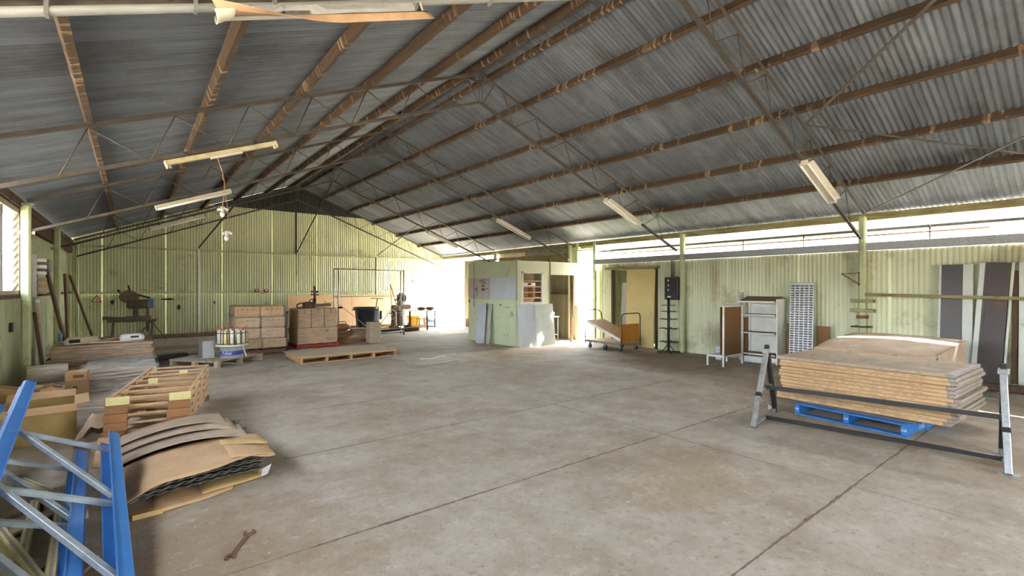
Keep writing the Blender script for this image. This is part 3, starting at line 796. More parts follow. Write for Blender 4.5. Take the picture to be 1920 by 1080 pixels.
# black and galvanised trestle rack in front
t = thing('trestle_rack', 'low steel trestle rack with A-frame ends and black rails before the cartons', 'rack', (5.9, 1.6, 0))
def aframe(f, r, a, mf, mr):
    f, r, a = Vector(f), Vector(r), Vector(a)
    build('front_leg', MB().bar(f, a, .05, .05, (0, 1, 0), b=.004), mf, t)
    build('rear_leg', MB().bar(r, a + Vector((.05, 0, -.02)), .05, .05, (0, 1, 0), b=.004), mr, t)
    l = lambda p, q, k: p + (q - p) * k
    build('cross_bar', MB().bar(l(f, a, .48), l(r, a, .48), .04, .02), 'galv_old', t)
    build('base_bar', MB().bar(f + Vector((.02, 0, .03)), r + Vector((-.02, 0, .03)), .05, .03), 'galv_old', t)
    build('top_cap', MB().box(a + Vector((.0, 0, .03)), (.075, .075, .05), b=.005), 'galv_old', t)
    build('rubber_cap', MB().box(a + Vector((.02, 0, .075)), (.045, .045, .05), b=.005), 'black_rubber', t)
    build('leg_sleeve', MB().bar(l(f, a, .40), l(f, a, .45), .056, .056, (0, 1, 0)), 'black_rubber', t)
    for q in (f, r): build('foot_plate', MB().box((q.x, q.y, .006), (.12, .12, .012)), 'galv_old', t)
aframe((5.56, 2.60, .01), (6.50, 2.76, .01), (6.02, 2.66, .81), 'galv_old', 'black_paint')
aframe((5.86, .59, .01), (6.61, .71, .01), (6.22, .66, .81), 'galvanised', 'black_paint')
build('middle_rail', MB().bar((6.0, 2.66, .405), (6.22, .66, .425), .045, .045, b=.003), 'black_paint', t)
build('bottom_rail', MB().bar((6.0, 2.66, .04), (6.22, .66, .045), .045, .04, b=.003), 'black_paint', t)

# big carton behind
t = thing('large_carton', 'large bulging brown carton with tape straps behind the flat cartons', 'carton', (8.9, 2.15, 0), R(-3))
build('carton_body', MB().b2(-.72, .72, -.7, .7, 0, .66, b=.01), 'cardboard', t, local=True)
def lidf(u, v):
    x = -.76 + 1.52 * u; y = -.72 + 1.44 * v
    return (x, y, .69 + .17 * math.sin(min(1, u * 1.15) * math.pi / 2) * (.82 + .18 * math.sin(v * math.pi)) + .006 * math.sin(9 * u + 5 * v))
build('lid', MB().sheet(lidf, 12, 10, .012), 'cardboard_dusty', t, local=True)
build('front_flap', MB().bar((-.745, -.71, .62), (-.745, .71, .62), .012, .16, b=.003), 'cardboard', t, local=True)
build('side_flap', MB().bar((-.7, -.735, .6), (.6, -.725, .72), .012, .26, b=.003), 'cardboard_dusty', t, local=True)
for y in (-.28, .25):
    build('tape_strap', MB().box((-.757, y, .62), (.004, .07, .15)), 'tape', t, local=True)
build('torn_flap', MB().box((-.66, .86, .56), (.22, .2, .012), rot=(R(-35), R(12), 0)), 'cardboard_dark', t, local=True)
build('loose_flap', MB().box((.1, -.84, .5), (.3, .16, .012), rot=(R(50), 0, 0)), 'cardboard_dark', t, local=True)

# ------------------------------------------------------------------ panels leaning on the right wall
def lean_panel(name, label, y, w_, h, m, x=10.64, lean=3.0, roll=0, th_=.03, edge=None, grp='sheet panels leaning at the right edge', z=.12, cat='panel'):
    t = thing(name, label, cat, (x, y, z), 0, grp)
    t.rotation_euler = (R(roll), R(lean), 0)
    build('panel_face', MB().b2(-th_ / 2, th_ / 2, -w_ / 2, w_ / 2, 0, h, b=.003), m, t, local=True)
    if edge: build('folded_edge', MB().b2(-th_ / 2 - .006, th_ / 2, w_ / 2 - .025, w_ / 2 + .005, 0, h), edge, t, local=True)
    return t
lean_panel('metal_panel', 'dark glossy steel panel, leftmost of the panels on the right wall', 1.77, .29, 1.87, 'dark_panel', edge='pale_panel', roll=.6)
lean_panel('metal_panel', 'narrow white panel just right of the dark glossy panel', 1.55, .13, 1.87, 'pale_panel', x=10.65)
lean_panel('metal_panel', 'white strip tilted against the left side of the rusty panel', 1.475, .07, 1.89, 'pale_panel', x=10.62, roll=3.2)
lean_panel('metal_panel', 'dark rust-edged steel panel tilted, third from left on right wall', 1.295, .275, 1.89, 'rust_panel', x=10.62, roll=3.2, edge='rust_panel')
lean_panel('metal_panel', 'pale narrow edge-on panel right of the rust-edged panel', 1.13, .03, 1.88, 'pale_panel', x=10.62, roll=3.2)
lean_panel('metal_panel', 'wide pale sheet panel at the right picture edge', .68, .58, 1.88, 'pale_panel', x=10.65)
lean_panel('timber_plank', 'dark weathered plank between the pale edge panel and wide sheet', 1.02, .07, 1.75, 'wood_dark', x=10.67, roll=.5, cat='plank')
single('sheet_on_floor', MB().box((0, 0, .006), (.5, .35, .008)), 'galv_old', 'flat grey sheet lying on the floor below the leaning panels', 'sheet', (9.9, 1.35, 0), R(20))

t = thing('louvre_panel', 'grey punched louvre tool panel leaning on the green wall', 'panel', (10.42, 3.945, .0))
t.rotation_euler = (R(-.8), R(5.5), 0)
build('panel_face', MB().b2(-.012, .012, -.22, .22, .01, 1.72, b=.003), 'louvre_grey', t, local=True)
mb = MB(); ms = MB()
for r in range(34):
    for c in range(5):
        y, z = -.168 + .084 * c, .07 + .048 * r
        mb.box((-.017, y, z), (.012, .058, .012), rot=(0, R(35), 0)); ms.box((-.013, y, z - .014), (.004, .054, .014))
build('louvre_lips', mb, 'galvanised', t, kind='stuff', local=True)
build('louvre_slots', ms, 'slot_dark', t, kind='stuff', local=True)
single('hardboard_offcut', MB().box((0, 0, .42), (.012, .22, .84), rot=(0, R(3), 0)), 'pegboard_brown', 'brown hardboard offcut standing right of the louvre panel', 'board', (10.62, 3.62, .01))
single('hardboard_offcut', MB().box((0, 0, .43), (.012, .16, .86), rot=(0, R(3), 0)), 'pegboard_brown', 'brown hardboard offcut between white shelf unit and louvre panel', 'board', (10.62, 4.2, .01))

# white shelf unit
t = thing('shelf_unit', 'white metal display shelf unit with brown shelves by the right wall', 'shelf unit', (10.5, 4.68, 0))
build('back_panel', MB().b2(10.66, 10.68, 4.36, 5.03, .06, 1.36), 'white_paint', t)
build('side_panel', MB().b2(10.30, 10.70, 4.33, 4.355, .02, 1.37, b=.003), 'white_paint', t)
build('corner_post', MB().b2(10.63, 10.68, 5.03, 5.07, 0, 1.37), 'white_paint', t)
build('base_plinth', MB().b2(10.33, 10.66, 4.36, 5.03, .02, .15, b=.004).b2(10.14, 10.33, 4.38, 4.42, .02, .06), 'white_paint', t)
for z, dx in ((.2, 0), (.64, 0), (1.02, 0)):
    s = build('shelf', MB().b2(10.27, 10.66, 4.37, 5.1, z, z + .022), 'shelf_brown', t)
    build('shelf_edge', MB().b2(10.262, 10.272, 4.365, 5.11, z - .004, z + .024), 'white_paint', s)
s = build('sloped_shelf', MB().box((10.44, 4.73, 1.36), (.42, .74, .02), rot=(0, R(-14), 0)), 'shelf_brown', t)
build('shelf_edge', MB().box((10.235, 4.73, 1.31), (.012, .75, .03)), 'white_paint', s)
t = thing('slotted_upright', 'grey slotted shelf upright standing left of the white shelf unit', 'upright', (10.6, 5.2, 0))
build('upright', MB().b2(10.55, 10.62, 5.17, 5.25, 0, 1.5, b=.003), 'panel_grey', t)
build('slot_strip', MB().b2(10.545, 10.551, 5.19, 5.2, .1, 1.46), 'slot_dark', t)
single('hardboard_strip', MB().b2(-.01, .01, -.05, .05, 0, .95), 'pegboard_brown', 'narrow brown board behind the grey slotted upright', 'board', (10.68, 5.16, 0))
t = thing('display_stand', 'white tube display stand with brown pegboard panel', 'display stand', (9.8, 5.1, 0))
tubes = lambda: MB()
for (x, y, h) in ((9.38, 4.98, 1.24), (10.16, 4.98, 1.24), (9.38, 5.32, .2), (10.16, 5.32, .2)):
    build('leg', MB().b2(x - .015, x + .015, y - .015, y + .015, 0, h), 'white_paint', t)
build('base_rail', MB().b2(9.38, 10.16, 4.965, 4.995, .19, .22).b2(9.38, 10.16, 5.305, 5.335, .19, .22).b2(9.365, 9.395, 4.98, 5.32, .19, .22).b2(10.145, 10.175, 4.98, 5.32, .19, .22), 'white_paint', t)
build('top_rail', MB().b2(9.38, 10.16, 4.965, 4.995, 1.21, 1.24), 'white_paint', t)
build('pegboard', MB().b2(9.40, 10.14, 5.0, 5.016, .22, 1.21), 'pegboard_brown', t)
build('rear_pegboard', MB().b2(9.40, 10.14, 5.05, 5.064, .24, 1.21), 'pegboard_brown', t)
build('top_tray', MB().b2(9.42, 10.12, 5.0, 5.1, 1.235, 1.25), 'panel_blue_grey', t)
single('small_white_box', MB().b2(-.07, .07, -.07, .07, 0, .3, b=.01).b2(-.075, -.07, -.04, .04, .1, .2), 'panel_blue_grey', 'small pale blue box on the floor behind the pegboard stand', 'box', (10.3, 5.55, 0))

# black display tree and fuse box
t = thing('display_tree', 'black steel display tree with rings of short arms', 'display stand', (10.4, 6.93, 0))
build('pole', MB().cyl((10.4, 6.93, .03), (10.4, 6.93, 1.34), .032, 12), 'black_paint', t)
for z, r, n in ((1.17, .17, 6), (1.02, .19, 6), (.83, .22, 6), (.6, .24, 6), (.27, .24, 6)):
    for k in range(n):
        a = 2 * math.pi * k / n + .3
        build('arm', MB().bar((10.4 + .03 * math.cos(a), 6.93 + .03 * math.sin(a), z), (10.4 + r * math.cos(a), 6.93 + r * math.sin(a), z + .004), .035, .014), 'black_paint', t)
for k in range(4):
    a = math.pi / 4 + math.pi / 2 * k
    e = (10.4 + .27 * math.cos(a), 6.93 + .27 * math.sin(a), .025)
    build('foot', MB().bar((10.4, 6.93, .025), e, .05, .03).bar((10.4 + .15 * math.cos(a), 6.93 + .15 * math.sin(a), .03), (10.4 + .02 * math.cos(a), 6.93 + .02 * math.sin(a), .2), .02, .02), 'black_paint', t)
t = thing('fuse_box', 'black metal fuse box with white switches beside the post', 'fuse box', (10.68, 6.97, 1.33))
build('case', MB().b2(10.58, 10.78, 6.78, 7.17, 1.31, 1.87, b=.012), 'black_paint', t)
for z in (1.79, 1.67, 1.55): build('switch', MB().b2(10.565, 10.58, 7.04, 7.065, z - .025, z + .025, b=.003), 'white_plastic', t)
build('plug_socket', MB().b2(10.57, 10.58, 6.98, 7.08, 1.36, 1.40, b=.004), 'white_plastic', t)
build('conduit', MB().cyl((10.72, 7.05, 1.87), (10.72, 7.05, 2.4), .018, 8).cyl((10.72, 7.0, 1.87), (10.72, 7.0, 2.4), .012, 8), 'rust', t)
build('knob', MB().ball((10.66, 6.86, 1.89), .022).ball((10.66, 7.0, 1.89), .02), 'rust', t)
build('latch_arm', MB().bar((10.575, 6.98, 1.87), (10.575, 6.72, 1.76), .012, .012), 'rust', t)

# platform trolley
t = thing('platform_trolley', 'six-wheeled platform trolley with orange end board by the bright doorway', 'trolley', (9.97, 8.35, 0))
build('deck', MB().b2(9.6, 10.34, 7.75, 8.95, .19, .215, b=.004), 'wood_raw', t)
build('deck_frame', MB().b2(9.58, 9.61, 7.74, 8.96, .16, .2).b2(10.33, 10.36, 7.74, 8.96, .16, .2).b2(9.58, 10.36, 7.74, 7.77, .16, .2).b2(9.58, 10.36, 8.93, 8.96, .16, .2), 'galv_old', t)
build('end_board', MB().b2(9.61, 10.33, 7.76, 7.775, .2, .68), 'ply_orange', t)
build('end_board_face', MB().b2(9.605, 9.615, 7.75, 7.785, .2, .68), 'ply_orange', t)
def hoop(y, lean_y, top):
    z0 = .12
    pts = [(9.6, y, z0), (9.6, y, .5), (9.6, y + lean_y * .6, top - .09), (9.63, y + lean_y, top - .02), (9.7, y + lean_y, top), (10.25, y + lean_y, top), (10.32, y + lean_y, top - .02), (10.35, y + lean_y * .6, top - .09), (10.35, y, .5), (10.35, y, z0)]
    return MB().tube(pts, .014, 8)
build('handle', hoop(7.74, 0, .95), 'dark_steel', t)
build('handle', hoop(8.97, .16, 1.0), 'dark_steel', t)
def trayf(u, v):
    return (9.63 + .68 * v, 8.93 - 1.13 * u, .74 - .43 * u)
build('sloping_tray', MB().sheet(trayf, 2, 2, .03, False), 'wood_raw', t)
build('tray_edge', MB().bar((9.62, 8.93, .71), (9.62, 7.8, .28), .012, .07, (0, 0, 1)).bar((9.612, 8.93, .73), (9.612, 7.8, .30), .012, .012), 'white_paint', t)
for (x, y, r) in ((9.66, 8.85, .05), (10.28, 8.85, .05), (9.64, 8.3, .06), (10.3, 8.3, .06), (9.66, 7.82, .05), (10.28, 7.82, .05)):
    c = build('caster', MB().cyl((x - .018, y, r), (x + .018, y, r), r, 14), 'black_rubber', t)
    build('fork', MB().b2(x - .03, x - .022, y - .02, y + .02, r * .8, .17).b2(x + .022, x + .03, y - .02, y + .02, r * .8, .17).b2(x - .03, x + .03, y - .03, y + .03, .15, .165), 'galvanised', c)

# ------------------------------------------------------------------ the green booth
t = thing('office_booth', 'pale green sheet-clad booth with louvred hatch by the right wall', 'booth', (9.4, 11.2, 0))
build('left_wall', MB().b2(8.15, 8.19, 10.12, 12.5, 0, 2.36), 'booth_green', t)
build('front_wall', MB().b2(8.15, 8.32, 10.1, 10.14, 0, 2.35).b2(9.06, 9.33, 10.1, 10.14, 0, 2.35).b2(8.32, 9.06, 10.1, 10.14, 0, 1.2).b2(8.32, 9.06, 10.1, 10.14, 2.02, 2.35), 'booth_green_light', t)
build('door_header', MB().b2(9.37, 10.5, 10.1, 10.14, 1.98, 2.35), 'booth_green_light', t)
build('door_post', MB().b2(9.33, 9.37, 10.09, 10.15, 0, 2.45), 'rust', t)
build('door_post', MB().b2(10.2, 10.26, 10.08, 10.15, 0, 1.98), 'rust', t)
build('meter_cover', MB().b2(10.28, 10.5, 10.04, 10.1, 1.1, 1.98, b=.006), 'booth_green_light', t)
build('back_wall', MB().b2(8.15, 10.7, 12.46, 12.5, 0, 2.3), 'booth_green', t)
build('roof_panel', MB().b2(8.2, 10.5, 10.2, 12.45, 2.30, 2.33), 'rust_dark', t)
build('roof_board', MB().box((9.6, 10.9, 2.40), (1.6, .9, .03), rot=(R(3), 0, R(8))), 'rust_dark', t)
build('grey_sheet', MB().b2(8.135, 8.15, 10.14, 11.36, 1.27, 1.89), 'panel_blue_grey', t)
build('pink_grey_sheet', MB().b2(8.135, 8.15, 11.38, 12.5, 1.27, 1.89), 'panel_pinkgrey', t)
# lettering and marks on the sheet (two boot marks and lines of worn stencil)
mb = MB()
for (y0, y1, z) in ((11.65, 11.92, 1.80), (11.52, 11.86, 1.83), (11.62, 11.78, 1.765), (11.55, 11.9, 1.74)):
    mb.b2(8.131, 8.1345, y0, y1, z, z + .012)
for (y0, z0, z1) in ((12.0, 1.35, 1.68), (12.04, 1.55, 1.58)):
    mb.b2(8.131, 8.1345, y0, y0 + .015 if z1 - z0 > .1 else y0 + .08, z0, z1)
for y in (11.66, 11.73):
    mb.box((8.133, y, 1.665), (.003, .035, .07), rot=(R(14 if y > 11.7 else -14), 0, 0), b=.001)
for k in range(5):
    mb.b2(8.131, 8.1345, 11.62 + .032 * k, 11.645 + .032 * k, 1.54, 1.585)
mb.b2(8.131, 8.1345, 11.42, 11.6, 1.575, 1.59).b2(8.131, 8.1345, 11.62, 11.78, 1.515, 1.53)
build('stencil_marks', mb, 'soot', t)
mb = MB()
for (y, z, a, b) in ((12.42, 1.78, .08, .06), (12.46, 1.2, .1, .14), (10.85, 1.12, .12, .05), (12.0, .66, .1, .16), (11.9, .6, .05, .09), (10.5, 1.06, .18, .02), (10.62, 1.06, .05, .04), (11.0, .75, .4, .008), (10.5, .3, .02, .12), (10.7, .28, .22, .008), (11.75, .86, .1, .03)):
    rr = random.Random(int(y * 100)); mb.poly([(8.1475, y + a / 2 * math.cos(q) * rr.uniform(.6, 1), z + b / 2 * math.sin(q) * rr.uniform(.6, 1)) for q in [2 * math.pi * i / 10 for i in range(10)]])
build('scuff_marks', mb, 'soot', t)
rr = random.Random(5); mb = MB().poly([(8.1475, 10.34 + .09 * math.cos(q) * rr.uniform(.8, 1), .88 + .09 * math.sin(q) * rr.uniform(.8, 1)) for q in [2 * math.pi * i / 12 for i in range(12)]])
build('paint_patch', mb, 'chalk_mark', t)
build('pull_handle', MB().tube([(8.14, 11.62, .9), (8.08, 11.6, .97), (8.09, 11.52, 1.0), (8.14, 11.48, 1.0)], .012, 6), 'dark_steel', t)
build('hanging_pipe', MB().tube([(8.3, 12.1, 2.45), (8.12, 12.13, 2.44), (8.10, 12.13, 2.38), (8.10, 12.13, 1.02)], .012, 6).tube([(8.16, 12.13, 2.44), (8.16, 11.0, 2.42)], .02, 6), 'galv_old', t)
build('yellow_lead', MB().tube([(8.14, 10.4, 2.36), (8.13, 10.42, 2.2), (8.13, 10.5, 2.0), (8.13, 10.54, 1.9)], .008, 5), 'cream_paint', t)
h = build('hatch_frame', MB().b2(8.29, 8.34, 10.07, 10.12, 1.17, 2.05).b2(9.03, 9.08, 10.07, 10.12, 1.17, 2.05).b2(8.29, 9.08, 10.07, 10.12, 2.0, 2.05).b2(8.27, 9.1, 10.04, 10.12, 1.15, 1.21), 'white_paint', t)
for z in (1.30, 1.46, 1.62, 1.78):
    build('inner_shelf', MB().b2(8.3, 9.3, 10.3, 10.7, z, z + .03), 'fixture_tan', t)
build('shelf_divider', MB().b2(8.5, 8.54, 10.3, 10.6, 1.3, 1.62).b2(8.95, 9.0, 10.35, 10.6, 1.3, 1.62), 'fixture_tan', t)
build('inner_backing', MB().b2(8.25, 9.3, 10.74, 10.76, 1.2, 2.2), 'cardboard_dark', t)
t = thing('shelf_tray', 'pale plastic tray with a dark oval handle inside the booth hatch', 'tray', (8.75, 10.42, 1.65))
build('tray_body', MB().b2(8.52, 8.98, 10.3, 10.6, 1.651, 1.75, b=.01), 'white_plastic', t)
build('handle_hole', MB().lathe([(.06, 0), (.06, .004)], m=Matrix.Translation((8.75, 10.299, 1.71)) @ Matrix.Rotation(R(90), 4, 'X') @ Matrix.Diagonal((1.2, .5, 1, 1)), n=14), 'black_rubber', t)
# things in the booth doorway
single('rag_heap', MB().sheet(lambda u, v: (-.4 + .8 * u, -.3 + .6 * v, .02 + .9 * math.exp(-3 * ((u - .6) ** 2 + (v - .6) ** 2)) + .05 * math.sin(14 * u) * math.cos(11 * v)), 14, 12, .03), 'soot', 'heap of dark sacks behind the booth doorway', 'sacks', (10.05, 11.5, 0))
t = thing('booth_table', 'small table with grey-green cloth bag inside the booth doorway', 'table', (9.75, 10.7, 0))
build('table_top', MB().b2(9.45, 10.1, 10.5, 10.95, .72, .75), 'brace_zinc', t)
for x in (9.48, 10.07):
    for y in (10.53, 10.92): build('leg', MB().cyl((x, y, 0), (x, y, .72), .014, 6), 'galv_old', t)
build('lower_rail', MB().cyl((9.48, 10.53, .2), (10.07, 10.53, .2), .012, 6).cyl((9.48, 10.92, .2), (10.07, 10.92, .2), .012, 6), 'galv_old', t)
single('cloth_bag', MB().tube([(-.25, 0, .3), (-.1, 0, .24), (.1, 0, .1), (.3, -.02, .06)], .1, 10, r2=.06).ball((-.1, .05, .1), .16, (1.2, .8, .6)), 'teal_cloth', 'grey-green cloth bag slumped on the booth table', 'bag', (9.72, 10.68, .752))
single('white_post', MB().b2(-.03, .03, -.03, .03, 0, 1.7).b2(-.06, .06, -.04, .04, 1.55, 1.7, b=.01), 'white_plastic', 'white post standing just inside the booth doorway', 'post', (9.5, 10.35, 0))
t = thing('leaning_board', 'large white-grey board leaning under the booth hatch, left half', 'board', (8.4, 9.94, 0), 0, 'boards leaning under the hatch'); t.rotation_euler = (R(-4), R(-1.2), 0)
build('board_face', MB().b2(-.3, .32, -.012, .012, 0, 1.16), 'panel_blue_grey', t, local=True)
t = thing('leaning_board', 'large pale green-grey board leaning under the booth hatch, right half', 'board', (9.08, 9.90, 0), 0, 'boards leaning under the hatch'); t.rotation_euler = (R(-4.5), R(-2.2), 0)
build('board_face', MB().b2(-.36, .3, -.012, .012, 0, 1.15), 'pale_panel', t, local=True)
t = thing('leaning_plank', 'wide white plank leaning on the left face of the booth', 'plank', (7.86, 11.47, 0), 0, 'white planks on the booth'); t.rotation_euler = (R(-9), R(11), 0)
build('plank_face', MB().b2(-.012, .012, -.2, .2, 0, 1.17), 'panel_blue_grey', t, local=True)
t = thing('leaning_plank', 'narrow grey plank leaning on the booth, right of the wide white one', 'plank', (7.92, 11.17, 0), 0, 'white planks on the booth'); t.rotation_euler = (R(-5), R(9), 0)
build('plank_face', MB().b2(-.012, .012, -.07, .07, 0, 1.15), 'panel_grey', t, local=True)

# ------------------------------------------------------------------ back row: cartons on pallets, bin, machines
T1 = thing('timber_pallet', 'old grey timber pallet carrying the paint drum spool and grey box', 'pallet', (1.42, 11.95, 0), R(38 - 90))
def old_pallet(t, L, W):
    for yy in (-.56, 0, .56):
        for xx in (-.55, 0, .55): build('block', MB().box((xx, yy, .065), (.09, .09, .085), b=.004), 'wood_grey', t, local=True)
        build('stringer', MB().box((0, yy, .115), (1.2, .09, .016)), 'wood_grey', t, local=True)
        build('bottom_board', MB().box((0, yy, .012), (1.2, .1, .02)), 'wood_grey', t, local=True)
    for i in range(8):
        xx = -.56 + .16 * i
        build('top_board', MB().box((xx, 0, .134), (.1, 1.2, .02), rot=(0, 0, R(random.uniform(-.8, .8))), b=.003), 'wood_grey', t, local=True)
old_pallet(T1, 1.2, 1.2)

t = thing('paint_drum_spool', 'round paint drum topped by a disc with a ring of white tubes', 'drum', (1.62, 11.52, .147))
dc = (1.62, 11.52, .147)
build('drum', MB().lathe([(.2, 0), (.215, .01), (.213, .22), (.22, .225), (.22, .24), (.19, .245)], dc, 28), 'drum_grey', t)
bd = build('navy_band', MB().lathe([(.216, .075), (.2165, .076), (.2165, .155), (.216, .156)], dc, 28), 'drum_navy', t)
build('red_line', MB().lathe([(.216, .058), (.2168, .059), (.2168, .068), (.216, .069)], dc, 28), 'drum_red', t)
mb = MB()
base_a = math.atan2(-dc[1], -dc[0]) - .5
add_text(mb, 'Dulux', .085, lambda a, b: (dc[0] + .2185 * math.cos(base_a + a / .2185), dc[1] + .2185 * math.sin(base_a + a / .2185), dc[2] + .112 + b))
build('lettering', mb, 'sign_white', bd)
build('white_label_strip', MB().bar((1.80, 11.38, .39), (1.86, 11.36, .17), .035, .004, (1, -1, 0)), 'white_plastic', t)
build('disc', MB().lathe([(.29, .25), (.3, .255), (.3, .275), (.29, .28)], dc, 28), 'spool_white', t)
for k in range(14):
    a = 2 * math.pi * k / 14 + .12
    x, y = dc[0] + .25 * math.cos(a), dc[1] + .25 * math.sin(a); z = dc[2] + .28
    s = build('tube', MB().cyl((x, y, z), (x, y, z + .30), .042, 12), 'spool_cream' if k in (9, 13) else 'spool_white', t)
    xo, yo = dc[0] + .29 * math.cos(a + .1), dc[1] + .29 * math.sin(a + .1)
    build('black_clip', MB().cyl((xo, yo, z + .04), (xo, yo, z + .3), .008, 6).cyl((x, y, z + .235), (x, y, z + .25), .0435, 12).cyl((x, y, z + .02), (x, y, z + .032), .0435, 12), 'black_rubber', s)
    if k % 2 == 0: build('red_knob', MB().cyl((x, y, z + .30), (x, y, z + .325), .02, 8).box((x, y, z + .335), (.05, .03, .02), b=.004), 'drum_red', s)
build('hub', MB().cyl((dc[0], dc[1], dc[2] + .27), (dc[0], dc[1], dc[2] + .52), .05, 10), 'galv_old', t)
single('grey_control_box', MB().box((0, 0, .18), (.22, .3, .36), b=.006).box((.0, .0, .01), (.3, .34, .015)), 'galvanised', 'grey sheet metal box standing left of the paint drum', 'box', (1.2, 11.83, .147), R(8))

T2 = pallet('board_pallet', 'long low orange timber pallet topped with a particle board sheet', (3.82, 11.25, 0), 0, 2.16, 1.25, 'wood_orange', 'wood_orange', nb=5, nt=6, h=.13)
T2.rotation_euler = (0, 0, R(90))
# bearers must show on the long side facing the camera: L runs along world x here
single('particle_board', MB().box((0, 0, .012), (2.24, 1.3, .02), rot=(0, 0, 0)), 'particle_board', 'speckled particle board sheet lying on the long orange pallet', 'board', (3.8, 11.27, .131))
single('timber_offcut', MB().box((0, 0, .015), (.16, .06, .03), b=.003), 'wood_grey', 'small grey timber offcut on the right end of the particle board', 'offcut', (4.82, 10.78, .155), R(10))

P3 = pallet('carton_pallet', 'dark low pallet under the leaning stack of brown cartons', (2.42, 13.35, 0), 0, 1.16, 1.1, 'wood_dark', 'rust', nb=3, nt=6, h=.13)
rb = random.Random(21)
for r in range(4):
    for c in range(2):
        h = .265 if r else .24
        z = [.132, .375, .64, .905][r]
        x = 2.14 + .56 * c + (.04 if r == 0 else 0) + rb.uniform(-.008, .008) - (.02 if r == 3 and c else 0)
        y = 13.33 + rb.uniform(-.015, .015)
        row = ['bottom', 'second', 'third', 'top'][r]
        t = thing('brown_carton', f'brown carton, {row} row {"left" if c == 0 else "right"} column of the film-wrapped stack', 'carton', (x, y, z), R(rb.uniform(-1, 1)), 'cartons in the leaning wrapped stack')
        t.rotation_euler = (0, 0, R(rb.uniform(-1, 1)))
        build('carton_body', MB().box((0, 0, (h - .006) / 2), (.538, .9, h - .012), b=.022), 'cardboard', t, local=True)
        mb = MB()
        for k in range(7): mb.b2(-.2 + .06 * k, -.17 + .06 * k, -.4515, -.449, h * .62, h * .62 + .01 + .02 * (k % 2))
        build('printed_marks', mb, 'ink', t, kind='stuff', local=True)
        build('centre_crease', MB().b2(-.03, -.027, -.4515, -.449, .02, h - .02), 'cardboard_dark', t, local=True)
def wrap_shell(x0, x1, y0, y1, z0, z1, n=10, amp=.012, seed=1):
    rr = random.Random(seed); mb = MB(); pts = []
    per = [(x0 + (x1 - x0) * i / n, y0) for i in range(n)] + [(x1, y0 + (y1 - y0) * i / n) for i in range(n)] + [(x1 - (x1 - x0) * i / n, y1) for i in range(n)] + [(x0, y1 - (y1 - y0) * i / n) for i in range(n)]
    cx, cy = (x0 + x1) / 2, (y0 + y1) / 2; rings = []
    for j in range(7):
        z = z0 + (z1 - z0) * j / 6; ring = []
        for (x, y) in per:
            k = 1 + rr.uniform(-1, 1) * amp
            ring.append(mb.bm.verts.new((cx + (x - cx) * k, cy + (y - cy) * k, z + rr.uniform(-.012, .012))))
        rings.append(ring)
    fs = []
    for A, B in zip(rings, rings[1:]):
        for j in range(len(A)): fs.append(mb.bm.faces.new((A[j], A[(j + 1) % len(A)], B[(j + 1) % len(A)], B[j])))
    for f in fs: f.smooth = True
    return mb
def film(x0, x1, y0, y1, z0, z1, label, seed, n=10, amp=.012):
    c = ((x0 + x1) / 2, (y0 + y1) / 2, z0)
    mb = wrap_shell(x0 - c[0], x1 - c[0], y0 - c[1], y1 - c[1], 0, z1 - z0, n, amp, seed)
    return single('stretch_film', mb, 'stretch_wrap', label, 'plastic film', c)
film(1.83, 3.04, 12.86, 13.82, .14, .98, 'loose clear stretch film around the leaning brown cartons', 3, amp=.02)
P4 = pallet('red_pallet', 'low red pallet under the cartons carrying the chainsaw', (3.92, 13.9, 0), 0, 1.1, 1.1, 'red_paint', 'red_paint', nb=3, nt=6, h=.1)
t = thing('brown_carton', 'wide brown carton with a black mark, under three small cartons', 'carton', (3.91, 13.86, .102), 0, 'cartons on the red pallet')
build('carton_body', MB().box((0, 0, .22), (1.04, .9, .43), b=.012), 'cardboard', t, local=True)
build('printed_marks', MB().poly([(.2, -.453, .34), (.245, -.453, .385), (.29, -.453, .34), (.245, -.453, .295)]).poly([(-.16, -.453, .36), (-.1, -.453, .36), (-.1, -.453, .385), (-.16, -.453, .385)]).poly([(.22, -.453, .1), (.34, -.453, .1), (.34, -.453, .125), (.22, -.453, .125)]), 'ink', t, kind='stuff', local=True)
for c, nm in enumerate(('left', 'middle', 'right')):
    t = thing('brown_carton', f'small square brown carton, {nm} of the three under the chainsaw', 'carton', (3.565 + .345 * c, 13.86, .537), 0, 'cartons on the red pallet')
    build('carton_body', MB().box((0, 0, .255), (.328, .9, .505), b=.014), 'cardboard', t, local=True)
    build('top_tape', MB().b2(-.03, .03, -.452, -.449, .38, .5).b2(-.03, .03, -.44, .44, .5085, .511), 'tape', t, local=True)
    build('printed_marks', MB().b2(-.12, .12, -.4515, -.449, .3, .306).b2(-.12, .05, -.4515, -.449, .18, .19).b2(-.12, -.112, -.4515, -.449, .1, .45), 'ink', t, kind='stuff', local=True)
film(3.37, 4.46, 13.38, 14.34, .12, 1.02, 'clear stretch film around the cartons on the red pallet', 5)

